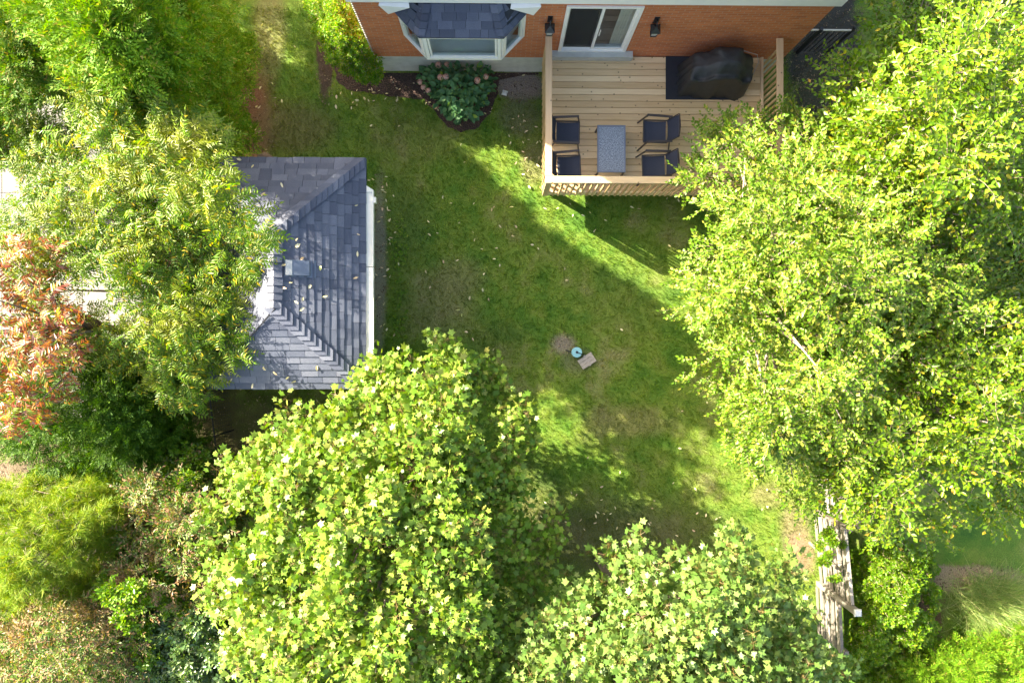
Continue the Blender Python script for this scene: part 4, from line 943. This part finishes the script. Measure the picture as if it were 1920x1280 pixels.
grow('elm_tree', 'bright green large leaved tree at the right edge behind the grey fence', 'tree',
     dict(peak=(1790, 740, 5.2), rim=2.6, k=2, out=[(1620, 520), (1800, 440), (2020, 480), (2040, 850), (1920, 900), (1890, 960), (1870, 990), (1820, 1000), (1760, 1030), (1700, 990), (1640, 1000), (1600, 930), (1530, 920), (1560, 880), (1530, 780)]),
     T_el, [M['m_elm'], M['m_stem']], 400, 15, .44, 1.0, leaf_part='leafy_twig', n_part=240, bark='barkl', limbs=36, rs=.5, group=RT, droop=.2, lay=1.0, trunk_r=.14, lower=.35, jit=.2, clus=42, amp=.7)
grow('boxwood_shrub', 'yellow green leafy shrub hugging the left corner of the brick house', 'shrub',
     dict(peak=(636, 30, 1.95), rim=.5, k=2.2, out=[(592, -30), (640, -30), (652, 5), (668, 45), (692, 95), (712, 122), (715, 145), (690, 150), (655, 145), (630, 120), (612, 90), (596, 40)]),
     T_bo, [M['m_box'], M['m_stem']], 150, 34, .17, 1.0, limbs=5, trunk_r=.03, jit=.06, lay=.2)
grow('leafy_shrub', 'bright green shrub growing right behind the grey wooden fence', 'shrub',
     dict(peak=(1690, 1130, 1.7), rim=.3, k=1.8, out=[(1625, 1020), (1700, 1010), (1745, 1090), (1745, 1180), (1710, 1240), (1640, 1290), (1600, 1260), (1612, 1150)]),
     T_sh, [M['m_shrub'], M['m_stem']], 130, 50, .26, 1.0, limbs=8, trunk_r=.04, jit=.12)
grow('cedar_shrub', 'bright green feathery evergreen in the bottom right corner of the photo', 'shrub',
     dict(peak=(1850, 1285, 2.4), rim=.5, k=1.6, out=[(1740, 1225), (1800, 1205), (1880, 1195), (1990, 1185), (2030, 1340), (1620, 1350), (1650, 1260)]),
     T_ce, [M['m_cedar'], M['bark']], 260, 56, .24, .85, flat=.9, rs=.8, limbs=0, jit=.2, clus=26, amp=.5)
grow('climbing_vine', 'small leafy vine growing through the boards of the grey fence', 'plant',
     dict(peak=(1560, 1040, 1.75), rim=1.65, k=2, out=[(1545, 990), (1560, 985), (1572, 1010), (1566, 1050), (1575, 1070), (1562, 1095), (1548, 1085), (1540, 1055), (1552, 1030)], base=(7.7, -4.9)),
     T_sh, [M['m_shrub'], M['m_stem']], 14, 22, .12, .9, limbs=3, trunk_r=.02, jit=.05, lower=.2)
grow('olive_shrub', 'olive green bush merging with the bronze shrubs above the bottom edge', 'shrub',
     dict(peak=(230, 1110, 2.9), rim=1.0, k=1.8, out=[(180, 1020), (270, 1040), (330, 1000), (360, 1080), (400, 1150), (330, 1230), (230, 1260), (140, 1200), (120, 1100)]),
     T_bl, [M['m_shrub'], M['m_stem']], 70, 40, .30, .9, bark='barkl', limbs=10, trunk_r=.04, jit=.35, rs=.6)
grow('olive_shrub', 'low yellow green bush in the gap between juniper, pine and wire fence', 'shrub',
     dict(peak=(310, 900, 2.2), rim=.6, k=1.8, out=[(250, 880), (330, 850), (390, 840), (400, 900), (330, 960), (250, 970), (200, 920)]),
     T_bl, [M['m_shrub'], M['m_stem']], 60, 40, .28, .9, bark='barkl', limbs=8, trunk_r=.04, jit=.3, rs=.6)
# hydrangea: every leaf and flower head a part
hc = WV(855, 165, 0); t = empty('hydrangea', hc, label='dark green hydrangea bush with faded pink blooms in the mulch bed under the bay window', cat='shrub')
hl = [np_mesh('leaf', *(lambda q: q)(leaf(.15, .10, .25, .25, rnd_=True)), [M['m_hyd']]) for _ in range(1)]
hsp = dict(peak=(858, 160, 1.0), rim=.25, k=2, out=[(783, 142), (800, 125), (830, 115), (870, 122), (905, 118), (925, 145), (922, 175), (905, 200), (885, 222), (855, 228), (830, 210), (815, 190), (795, 165)])
P, Nn, u = crown_points(hsp, 290, jit=.06); D = Nn * (1, 1, .2) + rng.normal(0, .35, P.shape); FR = frames(D, Nn + rng.normal(0, .25, P.shape) + np.array([0, 0, .6]))
for q in range(len(P)):
    o = link('leaf', hl[0], t); s_ = U(.75, 1.2); m4 = Matrix.Identity(4)
    for c_ in range(3):
        for r_ in range(3): m4[r_][c_] = float(FR[q][c_][r_]) * s_
    for r_ in range(3): m4[r_][3] = float(P[q][r_] - hc[r_])
    o.matrix_local = m4
P, Nn, u = crown_points(hsp, 500, jit=.05); P = P - Nn * .14; P[:, 2] = np.maximum(P[:, 2], .05); lv = leaf(.15, .10, .25, .25, rnd_=True)
V, F, Mi = instance([(lv[0], lv[1], np.zeros(len(lv[1]), int))], P - np.array(hc), Nn * (1, 1, .2) + rng.normal(0, .4, P.shape), Nn + rng.normal(0, .3, P.shape) + np.array([0, 0, .6]), rng.uniform(.6, 1.1, len(P)))
link('inner_foliage', np_mesh('inner_foliage', V, F, [M['m_hyd']], Mi), t, kind='stuff')
for k in range(9): MB().tube([(U(-.05, .05), U(-.05, .05), 0), (U(-.3, .3), U(-.25, .25), .45), (U(-.5, .5), U(-.4, .4), .8)], [.012, .010, .006], 6).build('stem', M['bark'], t)
pet = leaf(.035, .036, .1, .1, rnd_=True); fh = []
for v in range(3):
    n = 80; d = nrm(rng.normal(size=(n, 3)) + (0, 0, .5)); Pp = d * .068
    V, F, Mi = instance([(pet[0] - (.017, 0, 0), pet[1], np.zeros(len(pet[1]), int))], Pp, np.cross(d, rng.normal(size=(n, 3))), d, np.ones(n)); fh.append(np_mesh('flower_head', V, F, [M['m_flower']], Mi))
for k, (x, y, z) in enumerate(((822, 122, .75), (838, 121, .75), (826, 145, 1.0), (836, 144, 1.0), (787, 154, .6), (794, 164, .6), (803, 170, .6), (911, 144, .9), (895, 151, .95))):
    o = link('flower_head', fh[k % 3], t); p = WV(x, y, z); o.location = p - hc; o.rotation_euler = (U(-.3, .3), U(-.3, .3), U(0, 6)); s_ = U(.8, 1.05); o.scale = (s_, s_, s_)
# ornamental grass
gc = WV(1850, 1125, 0); t = empty('ornamental_grass', gc, label='clump of long arching grass blades by the tan mulch at the right edge', cat='grass clump')
n = 2600; V = []; F = []
a = rng.uniform(0, 6.283, n); ln = rng.uniform(.5, 1.15, n); le = rng.uniform(.25, 1.1, n)
for i in range(n):
    d = np.array((math.cos(a[i]), math.sin(a[i]), 0)); s_ = np.array((-d[1], d[0], 0)) * .006; o_ = np.array((rng.normal(0, .36), rng.normal(0, .25), 0)); b = len(V)
    for k, q in enumerate((0, .35, .7, 1)):
        p = o_ + d * ln[i] * math.sin(le[i]) * q * (1 + .2 * q) + np.array((0, 0, ln[i] * (q - .55 * le[i] * q * q))); w_ = 1 - .8 * q; V += [p - s_ * w_, p + s_ * w_]
    F += [(b, b + 1, b + 3, b + 2), (b + 2, b + 3, b + 5, b + 4), (b + 4, b + 5, b + 7, b + 6)]
link('blades', np_mesh('blades', np.array(V), np.array(F), [M['m_blade']]), t, kind='stuff')

# ------------------------------------------------------------------ grass tufts over the lawn (uncountable)
n = 105000
gx = rng.uniform(-6.0, 8.6, n); gy = rng.uniform(-6.2, 7.9, n)
keep = ~((gx < -2.3) & (gy < -1.5)) & ~((gx > HX0 - .05) & (gx < HX1 + .05) & (gy > HY)) & ~((gx > SX0 + .2) & (gx < SX1 - .1) & (gy > SY0 + .2) & (gy < SY1 - .2)) & ~((gx > KX0 + .1) & (gx < KX1) & (gy > KY0 + .1))
dm = np.ones(n)
for (x, y, rx, ry, col, e, s_) in DIRT:
    d = np.hypot((gx - x) / rx, (gy - y) / ry)
    if s_ >= .8: dm *= np.clip((d - .75) / .45, .06, 1)
poly = np.array(rr)
def inside(px_, py_, pl):
    r = np.zeros(len(px_), bool); j = len(pl) - 1
    for i in range(len(pl)):
        xi, yi = pl[i]; xj, yj = pl[j]; c = ((yi > py_) != (yj > py_)) & (px_ < (xj - xi) * (py_ - yi) / (yj - yi + 1e-12) + xi); r ^= c; j = i
    return r
keep &= (rng.random(n) < dm) & ~inside(gx, gy, poly)
gx, gy = gx[keep], gy[keep]; n = len(gx)
tb = TB(); V = []; F = []
for k in range(3):
    aa = k * 2.1; d = np.array((math.cos(aa), math.sin(aa), 0)); y_ = np.array((-d[1], d[0], 0)) * .0042; b = len(V); V += [d * .003 - y_, d * .003 + y_, d * U(.015, .035) + (0, 0, U(.03, .05))]; F.append((b, b + 1, b + 2))
tf = (np.array(V), np.array(F), np.zeros(3, int)); a = rng.uniform(0, 6.28, n)
V, F, Mi = instance([tf], np.stack([gx, gy, np.zeros(n)], -1), np.stack([np.cos(a), np.sin(a), np.zeros(n)], -1), np.tile((0., 0, 1), (n, 1)) + rng.normal(0, .2, (n, 3)), rng.uniform(.7, 1.9, n))
link('grass', np_mesh('grass', V, F, [M['grass']], Mi), label='short lawn grass covering the yard', kind='stuff')
# leaf and bark litter on the bare soil
LX, LY = [], []
for (x, y, rx, ry, col, e, s_) in DIRT:
    if s_ < .75 or rx * ry > 6: continue
    m_ = int(420 * min(4, rx * ry * 3.14)); a = rng.uniform(0, 6.28, m_); q = np.sqrt(rng.random(m_)) * 1.25; LX.append(x + np.cos(a) * q * rx); LY.append(y + np.sin(a) * q * ry)
LX, LY = np.concatenate(LX), np.concatenate(LY); kp = ~((LY > HY) & (LX > HX0) & (LX < HX1)); LX, LY = LX[kp], LY[kp]; n = len(LX)
ch = [(*leaf(.06, .022, .5, -.2), np.zeros(2, int)), (*leaf(.035, .02, .5, .3), np.zeros(2, int)), (*leaf(.09, .006, .2, .1), np.zeros(2, int))]
V, F, Mi = instance(ch, np.stack([LX, LY, np.full(n, .012)], -1), rng.normal(size=(n, 3)) * (1, 1, .15), np.array([0, 0, 1.]) + rng.normal(0, .25, (n, 3)), rng.uniform(.5, 1.3, n))
M['m_chip'] = leafmat('soil_litter', [(0, (.06, .04, .025)), (.5, (.16, .11, .07)), (.85, (.30, .22, .15)), (1, (.42, .36, .22))], .05, .7, .2)
link('leaf_litter', np_mesh('leaf_litter', V, F, [M['m_chip']], Mi), label='brown leaf and bark litter on the bare soil', kind='stuff')
# small weeds along the shed wall
n = 110; wx = rng.normal(-2.35, .10, n); wy = rng.uniform(-1.2, 2.9, n) ; V, F, Mi = instance(T_sh, np.stack([wx, wy, np.full(n, .03)], -1), rng.normal(size=(n, 3)) * (1, 1, .1), np.tile((0., 0, 1), (n, 1)), rng.uniform(.5, 1.0, n))
link('ground_weeds', np_mesh('ground_weeds', V, F, [M['m_shrub'], M['m_gstem']], Mi), label='low green weeds growing along the shed wall', kind='stuff')

# ------------------------------------------------------------------ fallen leaves
fl = []
for k in range(4):
    V, F = leaf(.085, .030 if k else .045, U(.4, .9), U(-.3, .4), rnd_=True); V = V - (.04, 0, 0); fl.append(np_mesh('fallen_leaf', V, F, [M['m_litter']]))
def drop(x, y, z, lab, grp, sc2=1.0, nr=None):
    o = link('fallen_leaf', fl[random.randrange(4)], label=lab, cat='leaf', group=grp); o.location = (x, y, z)
    q = (Vector(nr) if nr is not None else Vector((U(-.5, .5), U(-.5, .5), 1))).to_track_quat('Z', 'Y'); o.rotation_mode = 'QUATERNION'
    from mathutils import Quaternion
    o.rotation_quaternion = q @ Quaternion((0, 0, 1), U(0, 6.28)); s_ = U(.7, 1.3) * sc2; o.scale = (s_, s_, s_)
cnt = 0
while cnt < 230:
    px_, py_ = random.choice(((U(710, 1280), U(250, 700)), (U(720, 1000), U(380, 640)), (U(1000, 1440), U(700, 1040)), (U(690, 730), U(330, 670)), (U(620, 1010), U(135, 260)), (U(460, 640), U(20, 290)), (U(1020, 1400), U(880, 1050)), (U(940, 1015), U(140, 330))))
    if random.random() < .45: px_, py_ = random.choice(((random.gauss(722, 12), U(330, 660)), (random.gauss(1180, 110), random.gauss(985, 35)), (random.gauss(985, 25), random.gauss(290, 45)), (random.gauss(900, 60), random.gauss(440, 40)), (random.gauss(700, 40), random.gauss(185, 12)), (random.gauss(1150, 90), random.gauss(395, 18))))
    p = W(px_, py_, .05); drop(float(p[0]), float(p[1]), .055, 'small pale dry leaf lying on the lawn', 'dry leaves scattered on the lawn'); cnt += 1
def roofz(x, y):
    return min(SZ + min(x - SX0, SX1 - x, y - SY0, SY1 - y) / hx * (SR - SZ), SR)
for (px_, py_) in ((450, 300), (415, 311), (475, 313), (437, 325), (440, 341), (530, 348), (495, 365), (520, 369), (407, 324), (669, 386), (558, 450), (559, 461), (520, 470), (673, 440), (672, 477), (602, 503), (568, 485), (533, 540), (546, 530), (582, 537), (557, 567), (569, 561), (611, 556), (668, 521), (567, 580), (534, 497), (464, 680), (497, 691), (540, 708), (428, 716), (475, 723), (552, 715), (595, 690), (517, 700), (447, 704), (434, 712), (405, 420), (436, 415), (418, 445)):
    p = W(px_, py_, 2.8)
    for _ in range(6): z = roofz(float(p[0]), float(p[1])); p = W(px_, py_, z)
    drop(float(p[0]), float(p[1]), z + .045, 'dry leaf lying on the shed roof shingles', 'dry leaves on the shed roof', 1.15, (U(-.3, .6), U(-.3, .3), 1))
for k in range(70):
    px_, py_ = U(640, 960), U(145, 245); p = W(px_, py_, 0)
    if inside(np.array([p[0]]), np.array([p[1]]), poly)[0]: drop(float(p[0]), float(p[1]), .03, 'small pale leaf lying on the dark mulch bed', 'pale leaves on the mulch bed', .8)
